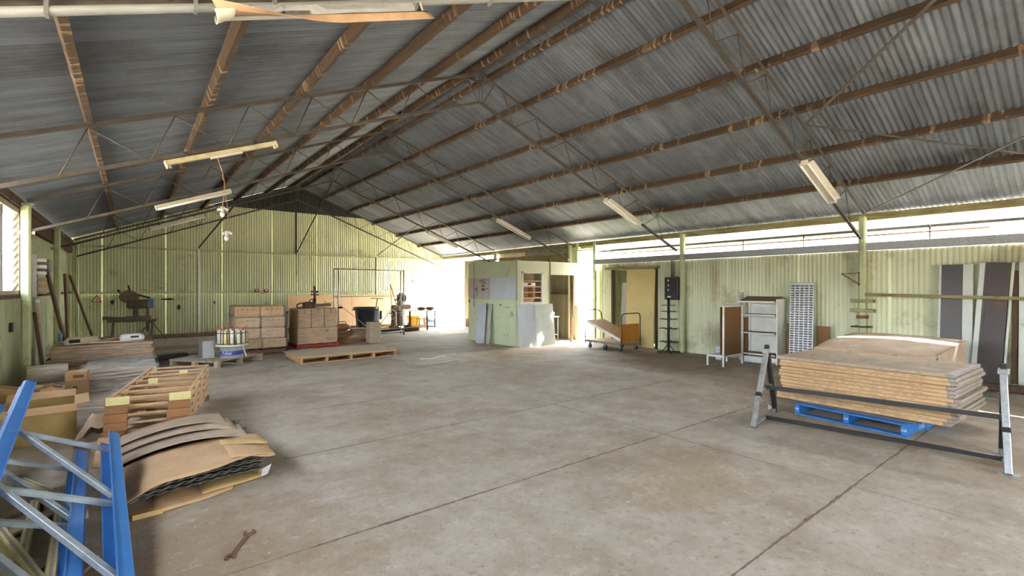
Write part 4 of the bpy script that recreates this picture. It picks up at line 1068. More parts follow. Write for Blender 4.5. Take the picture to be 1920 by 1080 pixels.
t = thing('chainsaw', 'dusty old chainsaw lying on top of the square cartons', 'chainsaw', (3.8, 13.75, 1.046), R(8))
build('engine_body', MB().box((-.05, 0, .09), (.26, .2, .16), b=.03).box((-.02, .08, .12), (.18, .08, .12), b=.02).cyl((-.02, -.1, .09), (-.02, -.13, .09), .06, 12), 'rust_dark', t, local=True)
build('front_handle', MB().tube([(.02, -.1, .08), (.03, -.12, .2), (.06, -.06, .25), (.06, .06, .25), (.03, .12, .2), (.02, .1, .08)], .013, 8), 'black_rubber', t, local=True)
build('hand_guard', MB().bar((.12, -.06, .17), (.14, .06, .25), .02, .1), 'black_rubber', t, local=True)
build('rear_handle', MB().tube([(-.16, 0, .14), (-.26, 0, .15), (-.35, 0, .1), (-.36, 0, .05), (-.3, 0, .02), (-.16, 0, .03)], .016, 8), 'black_rubber', t, local=True)
build('guide_bar', MB().box((.32, -.06, .08), (.42, .012, .085), b=.005).cyl((.53, -.067, .08), (.53, -.053, .08), .042, 12), 'machine', t, local=True)
build('bar_tip_peg', MB().bar((.36, -.06, .12), (.42, -.06, .19), .01, .01).bar((.42, -.06, .13), (.62, -.06, .14), .01, .012), 'rust_dark', t, local=True)

t = thing('rusty_jack_post', 'rusty clamp post standing behind the cartons with the chainsaw', 'post', (4.28, 15.0, 0))
build('upright', MB().b2(4.25, 4.31, 14.97, 15.03, 0, 1.66, b=.006), 'rust', t)
build('clamp_head', MB().b2(4.18, 4.38, 14.96, 15.04, 1.45, 1.52, b=.008).cyl((4.16, 15, 1.4), (4.4, 15, 1.4), .02, 8), 'rust', t)
single('black_hose_bundle', MB().tube([(0, 0, 0), (0, .02, .5), (.02, 0, 1.05)], .035, 8).tube([(.09, .02, 0), (.1, 0, .6), (.08, .02, 1.12)], .04, 8).tube([(.17, 0, 0), (.16, .03, .5), (.18, .02, .95)], .035, 8), 'black_rubber', 'black ribbed hoses standing between the two carton stacks', 'hoses', (3.16, 14.3, 0))
t = thing('tan_board', 'wide tan fibreboard sheet leaning along the far green wall', 'board', (6.7, 18.55, .13)); t.rotation_euler = (R(-4), 0, 0)
build('board_face', MB().b2(-2.3, 0, -.006, .006, 0, 1.22), 'tan_sheet', t, local=True)
build('board_face', MB().b2(.004, 2.28, -.006, .006, 0, 1.2), 'tan_sheet', t, local=True)

# clothes rack frame on castors
t = thing('tube_rack', 'tall galvanised tube rack on castors in front of the tan board', 'rack', (6.2, 15.3, 0))
A = [(4.95, 14.9), (5.01, 15.5), (7.27, 15.2), (7.44, 15.8)]
for (x, y) in A:
    build('post', MB().cyl((x, y, .1), (x, y, 2.22), .019, 10), 'galvanised', t)
    c = build('castor', MB().cyl((x - .012, y, .045), (x + .012, y, .045), .045, 12), 'black_rubber', t)
    build('castor_fork', MB().b2(x - .02, x + .02, y - .012, y + .012, .05, .11), 'galv_old', c)
L = lambda i, j, z, r=.017: build('rail', MB().cyl((*A[i], z), (*A[j], z), r, 8), 'galvanised', t)
for z in (.12, 1.32, 2.2): L(0, 1, z); L(2, 3, z)
L(1, 3, 2.21); L(0, 2, 2.19); L(1, 3, 1.32, .012); L(0, 2, .12)
build('diagonal_brace', MB().cyl((6.2, 15.2, .14), (7.35, 15.5, 1.3), .012, 8).cyl((5.0, 15.2, 1.15), (6.2, 15.2, .14), .008, 8), 'galv_old', t)
build('black_knob', MB().cyl((4.93, 14.86, 1.0), (5.06, 14.86, 1.0), .03, 8), 'black_rubber', t)

t = thing('wheelie_bin', 'dark grey plastic wheelie bin beside the tube rack', 'bin', (6.22, 16.0, 0), R(-6))
def rr_ring(mb, w_, d_, z, r, n=4):
    pts = []
    for (sx, sy, a0) in ((1, 1, 0), (-1, 1, 90), (-1, -1, 180), (1, -1, 270)):
        for i in range(n + 1):
            a = R(a0 + 90 * i / n); pts.append(mb.bm.verts.new((sx * (w_ / 2 - r) + r * math.cos(a), sy * (d_ / 2 - r) + r * math.sin(a), z)))
    return pts
def loft(rings_def, close=True):
    mb = MB(); rings = [rr_ring(mb, *d) for d in rings_def]
    for A_, B_ in zip(rings, rings[1:]):
        for j in range(len(A_)):
            f = mb.bm.faces.new((A_[j], A_[(j + 1) % len(A_)], B_[(j + 1) % len(A_)], B_[j])); f.smooth = True
    mb.bm.faces.new(rings[0][::-1])
    if close: mb.bm.faces.new(rings[-1])
    return mb
build('bin_body', loft([(.46, .46, .02, .12), (.5, .5, .1, .14), (.6, .6, .84, .16), (.7, .7, .86, .2), (.72, .72, .92, .2), (.69, .69, .95, .18), (.6, .6, .93, .16), (.5, .5, .5, .12)], True), 'bin_plastic', t, local=True)
for s in (-1, 1): build('side_grip', MB().tube([(s * .34, -.1, .88), (s * .4, -.1, .86), (s * .4, .1, .86), (s * .34, .1, .88)], .016, 6), 'bin_plastic', t, local=True)
t = thing('hand_pump', 'white cylinder with black clips and a T-handle behind the bin', 'pump', (6.72, 16.2, 0))
build('cylinder', MB().cyl((6.72, 16.2, .02), (6.72, 16.2, .95), .1, 14), 'white_plastic', t)
build('strap', MB().cyl((6.72, 16.2, .82), (6.72, 16.2, .85), .104, 14).cyl((6.72, 16.2, .42), (6.72, 16.2, .44), .104, 14).b2(6.8, 6.86, 16.08, 16.14, .5, .8), 'black_rubber', t)
build('t_handle', MB().cyl((6.7, 16.2, .95), (6.74, 16.2, 1.22), .018, 8).bar((6.52, 16.2, 1.24), (6.95, 16.2, 1.22), .035, .025), 'dark_steel', t)
t = thing('timber_block', 'weathered upright timber block standing before the bin', 'block', (5.56, 13.65, 0))
for k in range(3): build('plank', MB().b2(5.385 + .118 * k, 5.5 + .118 * k, 13.5, 13.78, 0, .6 - .006 * k, b=.006), 'wood_grey', t)
# junk between cartons and bin
junk = [('open brown carton lying on its side in the junk heap', (4.95, 14.55, .0), (.5, .35, .3), 'cardboard_dark', 12), ('dusty grey carton standing in the middle of the junk heap', (5.45, 14.6, 0), (.4, .35, .34), 'cardboard_dusty', -8),
        ('flat brown carton with a white paper lying at the front of the junk', (4.98, 14.05, 0), (.55, .4, .16), 'cardboard_dark', 18), ('torn orange-brown carton beside the white plastic bag', (5.78, 14.2, 0), (.36, .3, .2), 'carton_yellow', -20)]
for lab, loc, s, m, a in junk:
    t = thing('junk_carton', lab, 'carton', loc, R(a), 'old cartons in the junk heap')
    build('carton_body', MB().box((0, 0, s[2] / 2), s, b=.01), m, t, local=True)
    build('flap', MB().box((0, -s[1] / 2 - .05, s[2] - .01), (s[0] * .9, .14, .008), rot=(R(24), 0, 0)), m, t, local=True)
    if 'paper' in lab: build('white_paper', MB().box((.15, .0, s[2] + .004), (.2, .24, .004), rot=(0, R(-6), R(15))), 'white_plastic', t, local=True)
    if 'middle' in lab: build('dusty_lid', MB().box((0, 0, s[2] + .01), (s[0] + .06, s[1] + .06, .02)), 'wood_grey', t, local=True)
single('brown_bag', MB().ball((0, 0, .11), .2, (1.3, .8, .55), 12).tube([(-.15, 0, .17), (-.1, 0, .28), (.1, 0, .28), (.15, 0, .17)], .015, 6), 'wood_brown', 'brown bag with looped handles on top of the open junk carton', 'bag', (4.95, 14.55, .305), .2)
single('white_plastic_bag', MB().sheet(lambda u, v: (-.32 + .64 * u, -.25 + .5 * v, .03 + .16 * math.sin(3.1 * u) * math.sin(3.1 * v) + .03 * math.sin(17 * u + 5 * v)), 14, 10, .02), 'white_cloth', 'crumpled white plastic bag on the floor before the bin', 'bag', (5.95, 14.75, 0))
# milling machine and neighbours
t = thing('bench_drill', 'old brown cast pedestal drill with hand wheel and long lever', 'machine', (8.1, 17.6, 0))
build('pedestal', MB().lathe([(.3, 0), (.26, .05), (.13, .14), (.1, .4), (.12, .62), (.1, .7)], (8.0, 17.6, 0), 16), 'machine', t)
build('column', MB().b2(8.16, 8.36, 17.52, 17.72, .1, 1.35, b=.03), 'machine', t)
build('head', MB().box((8.06, 17.58, .8), (.34, .22, .26), b=.05), 'machine', t)
build('belt_housing', MB().box((8.3, 17.6, 1.32), (.14, .2, .18), b=.03), 'machine', t)
build('work_table', MB().b2(7.86, 8.3, 17.42, 17.75, .58, .63, b=.01).b2(8.4, 8.7, 17.5, 17.7, .75, .95, b=.03), 'machine', t)
wh = MB(); M_ = Matrix.Translation((7.82, 17.4, .58)) @ Matrix.Rotation(R(80), 4, 'X')
wh.tube([tuple(M_ @ Vector((.18 * math.cos(a), .18 * math.sin(a), 0))) for a in [2 * math.pi * i / 20 for i in range(21)]], .014, 6, False)
for k in range(5):
    a = 2 * math.pi * k / 5; wh.cyl(tuple(M_ @ Vector((0, 0, 0))), tuple(M_ @ Vector((.18 * math.cos(a), .18 * math.sin(a), 0))), .01, 6)
build('hand_wheel', wh, 'galv_old', t)
build('pulley', MB().cyl((8.4, 17.6, 1.2), (8.46, 17.6, 1.2), .15, 16), 'rust_dark', t)
build('long_lever', MB().cyl((8.05, 17.5, .95), (7.82, 17.5, 1.72), .016, 8).bar((7.98, 17.5, 1.15), (8.22, 17.5, 1.12), .04, .05), 'rust_dark', t)
single('cable_coil_board', MB().box((0, 0, .04), (.6, .4, .08)).box((.1, .05, .1), (.3, .3, .05)), 'wood_grey', 'low timber base on the floor at the foot of the pedestal drill', 'board', (7.3, 17.2, 0), .1)
t = thing('yellow_crate', 'bright yellow plastic crate beside the far table', 'crate', (8.72, 17.4, 0))
build('crate_body', loft([(.36, .34, .14, .03), (.42, .38, .46, .03), (.46, .42, .46, .03), (.46, .42, .5, .03), (.4, .36, .5, .03), (.34, .32, .2, .03)], True), 'yellow_plastic', t, local=True)
build('timber_stand', MB().b2(-.3, .5, -.2, .2, 0, .14), 'wood_dark', t, local=True)
t = thing('steel_table', 'bare dark steel table frame near the bright corner opening', 'table', (9.0, 16.6, 0))
for (x, y) in ((8.1, 16.4), (8.78, 16.35), (8.42, 17.1), (9.5, 17.05)):
    build('leg', MB().b2(x - .018, x + .018, y - .018, y + .018, 0, .72), 'dark_steel', t)
build('table_top', MB().prism([(0, 0), (0, .02), (.02, .02), (.02, 0)], (8.08, 16.4, .70), (1, -.07, 0), (0, 0, 1), .72).bar((8.42, 17.1, .71), (9.5, 17.05, .71), .03, .03).bar((8.1, 16.4, .71), (8.42, 17.1, .71), .03, .03).bar((8.78, 16.35, .71), (9.5, 17.05, .71), .03, .03), 'dark_steel', t)
build('table_sheet', MB().box((8.8, 16.75, .735), (1.0, .5, .015), rot=(0, 0, R(-3))), 'pale_panel', t)
for (x, y, lab) in ((8.75, 16.75, 'brown bundle of rope on the far steel table'), (9.15, 16.8, 'dark folded sack on the far steel table')):
    single('bundle', MB().ball((0, 0, .06), .16, (1.2, .7, .4)), 'rust_dark' if 'dark' in lab else 'rust', lab, 'bundle', (x, y, .744))
t = thing('wooden_stool', 'small wooden stool under the far steel table', 'stool', (8.85, 16.85, 0))
build('seat', MB().box((8.85, 16.9, .42), (.4, .3, .03), b=.01), 'wood_raw', t)
for s in (-1, 1):
    for q in (-1, 1): build('leg', MB().bar((8.85 + s * .2, 16.9 + q * .14, 0), (8.85 + s * .14, 16.9 + q * .1, .41), .03, .03), 'wood_raw', t)
t = thing('blue_drum', 'faded blue plastic drum lying under the far table', 'drum', (9.45, 17.5, 0))
build('drum_body', MB().lathe([(.2, 0), (.24, .03), (.24, .3), (.25, .33), (.24, .36), (.24, .66), (.2, .7)], (0, 0, 0), 18, Matrix.Translation((9.32, 17.55, .25)) @ Matrix.Rotation(R(90), 4, 'Y')), 'blue_plastic', t)
single('timber_sleeper', MB().box((0, 0, .07), (1.7, .2, .14), b=.01), 'wood_dark', 'dark timber sleeper on the floor under the tube rack', 'timber', (7.55, 16.2, 0), R(12))
single('leaning_lath', MB().bar((0, 0, 0), (.05, .4, 1.75), .06, .02), 'wood_orange', 'pale timber lath leaning behind the tube rack', 'lath', (8.25, 18.2, 0))

# saw bench at the far left
t = thing('saw_bench', 'dusty cut-off saw on a trestle bench against the far left wall', 'saw bench', (-.05, 18.2, 0))
for (x0, x1) in ((-.5, -.42), (.42, .5)):
    for y in (18.05, 18.45): build('leg', MB().bar((x0, y - .1, 0), ((x0 + x1) / 2, y, .6), .05, .05), 'machine', t)
build('bench_top', MB().b2(-.6, .55, 18.0, 18.5, .6, .65, b=.005).box((-.35, 18.1, .7), (.7, .12, .1), rot=(0, R(5), 0)), 'machine', t)
build('saw_base', MB().b2(-.18, .42, 18.05, 18.4, .65, .76, b=.01).b2(-.02, .12, 18.1, 18.3, .76, 1.0, b=.01).b2(.3, .38, 18.05, 18.3, .3, 1.02, b=.01), 'machine', t)
build('motor', MB().cyl((-.12, 18.2, 1.12), (.34, 18.2, 1.12), .135, 18).cyl((-.16, 18.2, 1.12), (-.12, 18.2, 1.12), .11, 18), 'machine', t)
build('motor_ring', MB().cyl((.34, 18.2, 1.12), (.37, 18.2, 1.12), .17, 20), 'galv_old', t)
build('blue_cover', MB().b2(.38, .5, 18.12, 18.3, 1.0, 1.28, b=.01), 'drum_navy', t)
build('blade_guard', MB().lathe([(.22, -.04), (.235, -.02), (.235, .02), (.22, .04)], (0, 0, 0), 20, Matrix.Translation((-.1, 18.16, 1.34)) @ Matrix.Rotation(R(90), 4, 'X') @ Matrix.Diagonal((1, .8, 1, 1))), 'machine', t)
build('saw_handle', MB().cyl((-.08, 18.1, 1.5), (-.12, 18.1, 1.68), .02, 8).cyl((-.3, 18.1, 1.45), (-.36, 18.1, 1.55), .025, 8).bar((.1, 18.15, 1.4), (.4, 18.15, 1.3), .05, .05), 'black_rubber', t)
build('diagonal_strut', MB().bar((.42, 18.1, .6), (.8, 18.2, .02), .02, .02).bar((.42, 18.1, .6), (.2, 18.1, .3), .03, .03), 'rust_dark', t)
t = thing('warning_sign', 'small red and white triangular warning sign on the far wall', 'sign', (-.86, 18.93, 1.28))
build('sign_board', MB().prism([(-.13, 0), (.13, 0), (0, .22)], (-.86, 18.94, 1.18), (0, -1, 0), (0, 0, 1), .01), 'red_paint', t)
build('white_centre', MB().prism([(-.085, .025), (.085, .025), (0, .17)], (-.86, 18.93, 1.18), (0, -1, 0), (0, 0, 1), .004), 'sign_white', t)
build('black_symbol', MB().b2(-.87, -.85, 18.921, 18.925, 1.23, 1.3).b2(-.87, -.85, 18.921, 18.925, 1.21, 1.222), 'soot', t)
for (x, lab) in ((3.42, 'left of two small red boxes on the far wall girt'), (3.72, 'right of two small red boxes on the far wall girt')):
    t = thing('red_box', lab, 'box', (x, 18.86, 1.45), 0, 'red boxes on the girt')
    build('box_body', MB().b2(x - .07, x + .07, 18.8, 18.9, 1.449, 1.56, b=.006), 'red_paint', t)
    build('pale_label', MB().b2(x - .05, x + .04, 18.797, 18.8, 1.5, 1.53), 'sign_white', t)
single('black_channel', MB().box((0, 0, .06), (.72, .12, .12), b=.005).box((0, .0, .125), (.6, .05, .01)), 'black_paint', 'black painted timber channel on the floor behind the wrapped pile', 'channel', (.62, 13.2, 0), R(8))
for i, (x, y, l, a, lab) in enumerate(((1.0, 15.4, 2.2, 3, 'long dusty timber lying in front of the far wall, farther one'), (.9, 14.2, 2.0, -2, 'long dusty timber lying in front of the far wall, nearer one'))):
    single('floor_timber', MB().box((0, 0, .05), (l, .24, .1), b=.01), 'wood_grey', lab, 'timber', (x, y, 0), R(a))

# ------------------------------------------------------------------ left side: wrapped pile, frames, cartons
P5 = pallet('wrapped_pallet', 'low pale timber pallet under the film-wrapped pile of cardboard sheets', (-.45, 12.25, 0), 0, 1.2, 1.5, 'wood_orange', 'wood_orange', nb=3, nt=6, h=.13)
P5.rotation_euler = (0, 0, R(90))
rs = random.Random(4)
for i in range(9):
    z = .132 + .046 * i
    od = 'topmost' if i == 8 else ('lowest' if i == 0 else f'{ORD[8 - i]} from the top')
    t = thing('cardboard_bundle', f'{od} flat cardboard bundle in the film-wrapped pile at left', 'cardboard', (-.45 + rs.uniform(-.02, .02), 12.3 + rs.uniform(-.02, .02), z), R(rs.uniform(-1, 1)), 'cardboard bundles in the wrapped pile')
    sx = 1.48 + rs.uniform(-.04, .05)
    build('bundle_body', MB().sheet(lambda u, v, sx=sx, i=i: (-sx / 2 + sx * u, -.5 + v, .042 + .012 * math.sin(5 * u + i) * (u - .5)), 8, 4, .04, False), 'cardboard' if i % 3 else 'cardboard_dusty', t, local=True)
film(-1.22, .32, 11.76, 12.85, .14, .585, 'clear stretch film wrapped around the cardboard pile at left', 9, 14, .01)
t = thing('white_fitting', 'white plastic lamp end fitting with dark slot, right end of the wrapped pile', 'fitting', (-.02, 12.0, .575), R(12))
build('shell', loft([(.36, .16, 0, .06), (.4, .2, .04, .08), (.36, .18, .11, .08), (.24, .12, .13, .05)]), 'white_plastic', t, local=True)
build('slot', MB().box((.02, -.092, .075), (.13, .012, .035)), 'black_rubber', t, local=True)
t = thing('white_fitting', 'grimy white plastic fitting with dark socket, left on the wrapped pile', 'fitting', (-.75, 12.0, .575), R(20))
build('shell', loft([(.5, .2, 0, .06), (.54, .22, .04, .08), (.4, .14, .12, .06)]), 'fixture_cream', t, local=True)
build('socket', MB().box((-.14, -.105, .05), (.16, .02, .06), b=.006), 'black_rubber', t, local=True)
single('timber_lath', MB().box((0, 0, .012), (.5, .045, .024), rot=(0, R(-7), 0), b=.003), 'wood_raw', 'short raw timber lath lying on the wrapped pile between two fittings', 'lath', (-.36, 11.98, .61), R(28))
single('white_trim_strip', MB().box((0, 0, .008), (.95, .05, .012)), 'white_plastic', 'long white trim strip lying along the front of the wrapped pile', 'strip', (-.5, 11.84, .575), R(4))
single('blue_bottle', MB().lathe([(.035, 0), (.036, .12), (.012, .17), (.012, .2)], (0, 0, 0), 12), 'blue_plastic', 'small blue and white bottle at the back of the wrapped pile', 'bottle', (-1.1, 12.6, .575))

# second low pile wrapped white
t = thing('white_wrapped_pile', 'low pile of sheets in torn whitish stretch film, left of the frames', 'pile', (-.2, 10.3, 0))
for i in range(7):
    rr = random.Random(40 + i)
    build('sheet_layer', MB().sheet(lambda u, v, i=i, rr=rr: (-.62 + rr.uniform(-.003, .003) + .92 * u, 9.75 + 1.35 * v + .02 * math.sin(i), .045 + .048 * i + .02 * math.sin(4 * u + i) * u), 8, 4, .044, False), 'wrap_sheets', t)
build('loose_film', MB().sheet(lambda u, v: (-.64 + .97 * u, 9.70 + 1.42 * v, .385 - .36 * max(0, (.08 - v) / .08) + .015 * math.sin(22 * u + 7 * v) + .03 * math.sin(9 * u)), 24, 14, .003), 'stretch_wrap', t)
rs = random.Random(77); 
for i in range(6):
    x, y = -.55 + .14 * i + rs.uniform(-.05, .05), (8.3 if i < 3 else 9.0) + rs.uniform(-.15, .15)
    lab_ = [f'thin curled {c_} packing strip in the litter left of the slatted frames, {"nearer" if i < 3 else "farther"} one' for c_ in ('grey', 'white', 'brown')][i % 3]
    single('packing_strip', MB().sheet(lambda u, v, i=i: (-.3 + .6 * u, -.02 + .04 * v, .01 + .04 * abs(math.sin(2.2 * u + i))), 8, 1, .004), ['wood_grey', 'white_cloth', 'cardboard_dusty'][i % 3], lab_, 'strip', (x, y, .01 + .006 * i), R(rs.uniform(-70, 70)), 'packing strips in the litter')
t = thing('tall_small_carton', 'small upright brown carton with printed label, beside the wrapped sheets', 'carton', (-.65, 9.55, 0), R(-6))
build('carton_body', MB().box((0, 0, .12), (.24, .22, .24), b=.006), 'cardboard', t, local=True)
build('upper_carton', MB().box((0, 0, .31), (.238, .222, .135), b=.006), 'cardboard', t, local=True)
build('printed_marks', MB().b2(-.03, .09, -.114, -.111, .29, .33).b2(-.03, .02, -.114, -.1095, .13, .17), 'ink', t, kind='stuff', local=True)
t = thing('plastic_trays', 'stack of clear grey plastic trays left of the small upright carton', 'trays', (-.92, 8.95, 0), R(4))
for k in range(4): build('tray', MB().box((0, 0, .1 + .06 * k), (.34, .3, .045), b=.008).box((0, 0, .128 + .06 * k), (.37, .33, .008)), 'louvre_glass' if k % 2 else 'panel_grey', t, local=True)
single('film_roll', MB().cyl((-.22, 0, .14), (.22, 0, .14), .14, 16), 'wrap_sheets', 'fat roll of dusty clear film behind the plastic trays', 'roll', (-1.0, 9.9, .18), R(5))
single('roll_support', MB().box((0, 0, .09), (.5, .4, .18), b=.01), 'cardboard_dark', 'brown carton under the roll of dusty film', 'carton', (-1.0, 9.9, 0))
t = thing('open_carton', 'large open yellow-brown carton with folded-out flaps behind the blue racking', 'carton', (-.78, 7.15, 0), R(4))
for (c, s) in (((0, -.3, .18), (.56, .012, .36)), ((0, .3, .18), (.56, .012, .36)), ((-.28, 0, .18), (.012, .6, .36)), ((.28, 0, .18), (.012, .6, .36)), ((0, 0, .006), (.56, .6, .012))):
    build('carton_wall', MB().box(c, s), 'carton_yellow', t, local=True)
build('flap', MB().box((0, -.35, .345), (.58, .12, .01), rot=(R(28), 0, 0)), 'cardboard', t, local=True)
build('flap', MB().box((.33, 0, .37), (.12, .6, .01), rot=(0, R(-6), 0)), 'cardboard', t, local=True)
build('flap', MB().box((0, .36, .39), (.56, .16, .01), rot=(R(20), 0, 0)), 'cardboard', t, local=True)
t = thing('crushed_carton', 'crushed brown carton against the left wall below the window', 'carton', (-1.12, 8.28, 0), R(-8))
build('carton_body', MB().sheet(lambda u, v: (-.32 + .64 * u, -.4 + .8 * v, .40 + .08 * math.sin(3 * v + 1) - .08 * u + .02 * math.sin(9 * u)), 8, 8, .45, False), 'cardboard', t, local=True)
build('folded_rim', MB().tube([(-.3, -.42, .47), (0, -.42, .48), (.3, -.4, .41), (.33, 0, .40), (.32, .4, .31)], .018, 6), 'cardboard_dark', t, local=True)

# stacked timber ladder frames
FA = math.atan2(.41, 2.1)
ff = None
base = Vector((.32, 7.25, 0))
for i in range(5):
    z = .075 + .086 * i
    od = ['lowest', 'second from the bottom', 'middle', 'second from the top', 'topmost'][i]
    t = thing('slatted_rack', f'{od} of five stacked slatted timber frames', 'frame', (base.x + random.uniform(-.01, .01), base.y + random.uniform(-.01, .01), z), -FA, 'stacked timber frames')
    t.rotation_euler = (0, 0, -FA + R(random.uniform(-.5, .5)))
    Lf, Wf = 2.1, .66
    for s in (-1, 1):
        for q in (.012, .068): build('side_rail', MB().box((s * Wf / 2, 0, q), (.028, Lf, .024), b=.002), 'wood_raw', t, local=True)
        for q in (-.6, 0, .6): build('rail_spacer', MB().box((s * Wf / 2, q, .04), (.026, .05, .034)), 'wood_brown', t, local=True)
    for k in range(7):
        y = -Lf / 2 + .03 + (Lf - .06) * k / 6
        build('slat', MB().box((0, y, .062), (Wf, .034, .022), b=.003), 'wood_raw', t, local=True)
    for s in (-1, 1):
        build('end_block', MB().box((s * (Wf / 2 - .07), -Lf / 2 - .012, .043), (.19, .024, .083), b=.002), 'cream_paint' if i == 4 else 'wood_brown', t, local=True)
    for s in (-1, 1): build('corner_plate', MB().box((s * .12, .1 + .25 * s, .075), (.09, .01, .07)), 'cream_paint' if i == 4 else 'wood_brown', t, local=True)
single('base_beam', MB().box((0, 0, .037), (.74, .09, .072), b=.004), 'wood_brown', 'brown timber beam on the floor under the front of the stacked frames', 'beam', (base.x - math.sin(FA) * .98, base.y - math.cos(FA) * .98, 0), -FA)
single('base_beam', MB().box((0, 0, .037), (.74, .09, .072), b=.004), 'wood_brown', 'brown timber beam on the floor under the back of the stacked frames', 'beam', (base.x + math.sin(FA) * .9, base.y + math.cos(FA) * .9, 0), -FA)
single('film_scrap', MB().sheet(lambda u, v: (-.18 + .36 * u, -.15 + .3 * v, .02 + .3 * math.sin(3.1 * u) * (.6 + .4 * math.sin(5 * v)) + .02 * math.sin(20 * u)), 12, 10, .004), 'cardboard_dusty', 'dusty crumpled film bundle at the left front of the timber frames', 'film', (-.3, 6.55, 0))

# pile of zigzag mesh mats under buckled cardboard
h = lambda x: .005 + .165 * math.sin(max(0, min(1, (x + .12) / 1.05)) ** .75 * math.pi * .62)
t = thing('mesh_mat_stack', 'stack of dark zigzag expanded mats under buckled cardboard', 'mats', (.4, 5.2, 0))
for k in range(6):
    mb = MB(); f = .2 + .58 * k / 5
    for r in range(5):
        y = 4.5 + .36 * r + (.02 if k % 2 else 0) + .008 * k
        for c in range(11):
            x = -.06 + .084 * c + .012 * k; z = lambda q: .024 + h(q) * f
            yy = y + .10 * x * (r == 0)
            mb.bar((x, yy, z(x)), (x + .042, yy - .036, z(x + .042)), .012, .008).bar((x + .042, yy - .036, z(x + .042)), (x + .084, yy, z(x + .084)), .012, .008)
    build('zigzag_mat', mb, 'mat_steel', t, kind='stuff')
    build('mat_web', MB().sheet(lambda u, v, f=f: (-.05 + .92 * u, 4.52 + 1.5 * v + .1 * (.92 * u) * (1 - v), .019 + h(-.05 + .92 * u) * f), 12, 2, .005), 'dark_steel', t)
def sheetA(u, v):      # front sheet, its right front corner lifted
    x = -.1 + 1.05 * u; y = 4.33 + .95 * v
    return (x + .02 * v, y + .16 * u * (1 - v) - .05 * math.sin(2.6 * u) * (1 - v), h(x) + .03 + (.018 * math.sin(9 * u) + .012) * (1 - v) * min(1, u * 4) - .02 * max(0, u - .85) / .15 + .006 * math.sin(8 * v + 3 * u))
def back(x0, L_, y0, W_, lift, bow):
    def f(u, v):
        x = x0 + L_ * u; y = y0 + W_ * v
        return (x, y - .26 * u * (1 - u) * (1 - v) - .22 * u * (1 - v * .6), h(x * .95) + lift + bow * math.sin(3.1 * u) * (1 - v) + .005 * math.sin(9 * v + 4 * u) - .02 * max(0, u - .8) / .2)
    return f
lay = (('front buckled cardboard sheet lying over the zigzag mats', sheetA, 'cardboard'), ('arched cardboard sheet, second from the front on the zigzag mats', back(-.12, .98, 5.33, .42, .045, .035), 'cardboard_dusty'), ('arched cardboard sheet, third from the front on the zigzag mats', back(-.12, .92, 5.62, .44, .062, .03), 'cardboard_dusty'), ('rear arched cardboard sheet on the zigzag mats, next to the frames', back(-.1, .84, 5.86, .36, .08, .028), 'cardboard_dusty'))
for lab, f, m in lay:
    mb = MB().sheet(f, 22, 10, .005); bmesh.ops.translate(mb.bm, vec=(-.4, -5.2, 0), verts=mb.bm.verts)
    single('cardboard_sheet', mb, m, lab, 'cardboard', (.4, 5.2, 0), 0, 'buckled cardboard sheets')
def local_sheet(f, nu, nv, t_): 
    mb = MB().sheet(f, nu, nv, t_); bmesh.ops.translate(mb.bm, vec=(-.4, -5.2, 0), verts=mb.bm.verts); return mb
single('cardboard_strip', local_sheet(lambda u, v: (.60 + .34 * u, 4.86 - .14 * u + .13 * v, h(.6 + .34 * u) + .062 + .012 * v), 6, 3, .005), 'carton_yellow', 'torn pale strip of cardboard at the right of the buckled sheets', 'cardboard', (.4, 5.2, 0), 0, 'buckled cardboard sheets')
single('cardboard_flap', local_sheet(lambda u, v: (.62 + .32 * u, 4.45 + .38 * v - .03 * u, h(.62 + .32 * u) + .058 + .01 * math.sin(6 * u) - .02 * u), 6, 4, .005), 'cardboard', 'creased cardboard flap over the right end of the front sheet', 'cardboard', (.4, 5.2, 0), 0, 'buckled cardboard sheets')
single('floor_cardboard', local_sheet(lambda u, v: (.12 + .5 * u + .01 * math.sin(9 * v), 4.2 + .42 * v + .16 * u, .010 + .004 * math.sin(8 * u)), 12, 6, .006), 'cardboard', 'flat cardboard sheet on the floor in front of the zigzag mats', 'cardboard', (.4, 5.2, 0))
single('floor_cardboard', local_sheet(lambda u, v: (.42 + .46 * u, 4.38 + .4 * v + .1 * u, .019 + .003 * math.sin(8 * u)), 8, 5, .006), 'carton_yellow', 'ragged yellowish cardboard piece under the right front of the mats', 'cardboard', (.4, 5.2, 0))
single('folded_carton_corner', MB().b2(-.09, .08, -.06, .06, 0, .012).b2(-.09, .08, -.065, -.055, 0, .035), 'carton_yellow', 'orange-brown folded carton corner at the left front of the mats', 'cardboard', (.08, 4.27, 0), R(4))
single('plastic_corner', MB().poly([(0, 0, .0), (.05, .01, .01), (.08, .02, .09), (.01, .01, .06)]).poly([(.01, .012, .06), (.08, .022, .09), (.05, .012, .01), (0, .002, 0)]), 'panel_grey', 'pale crumpled plastic corner poking from the right of the mats', 'plastic', (.84, 4.46, .02), R(-10))
single('torn_carton_flap', MB().sheet(lambda u, v: (-.22 + .44 * u, -.12 + .24 * v, .03 + .08 * u + .05 * v * (1 - u)), 6, 5, .008, False), 'cardboard', 'torn carton flap between the frames and the buckled cardboard', 'cardboard', (-.12, 6.22, .0), R(15))
single('timber_offcut', MB().box((0, 0, .13), (.09, .05, .25), rot=(R(-20), R(14), 0), b=.004), 'wood_raw', 'short pale timber offcut leaning at the end of the blue upright', 'offcut', (-.22, 5.55, .02), R(10))

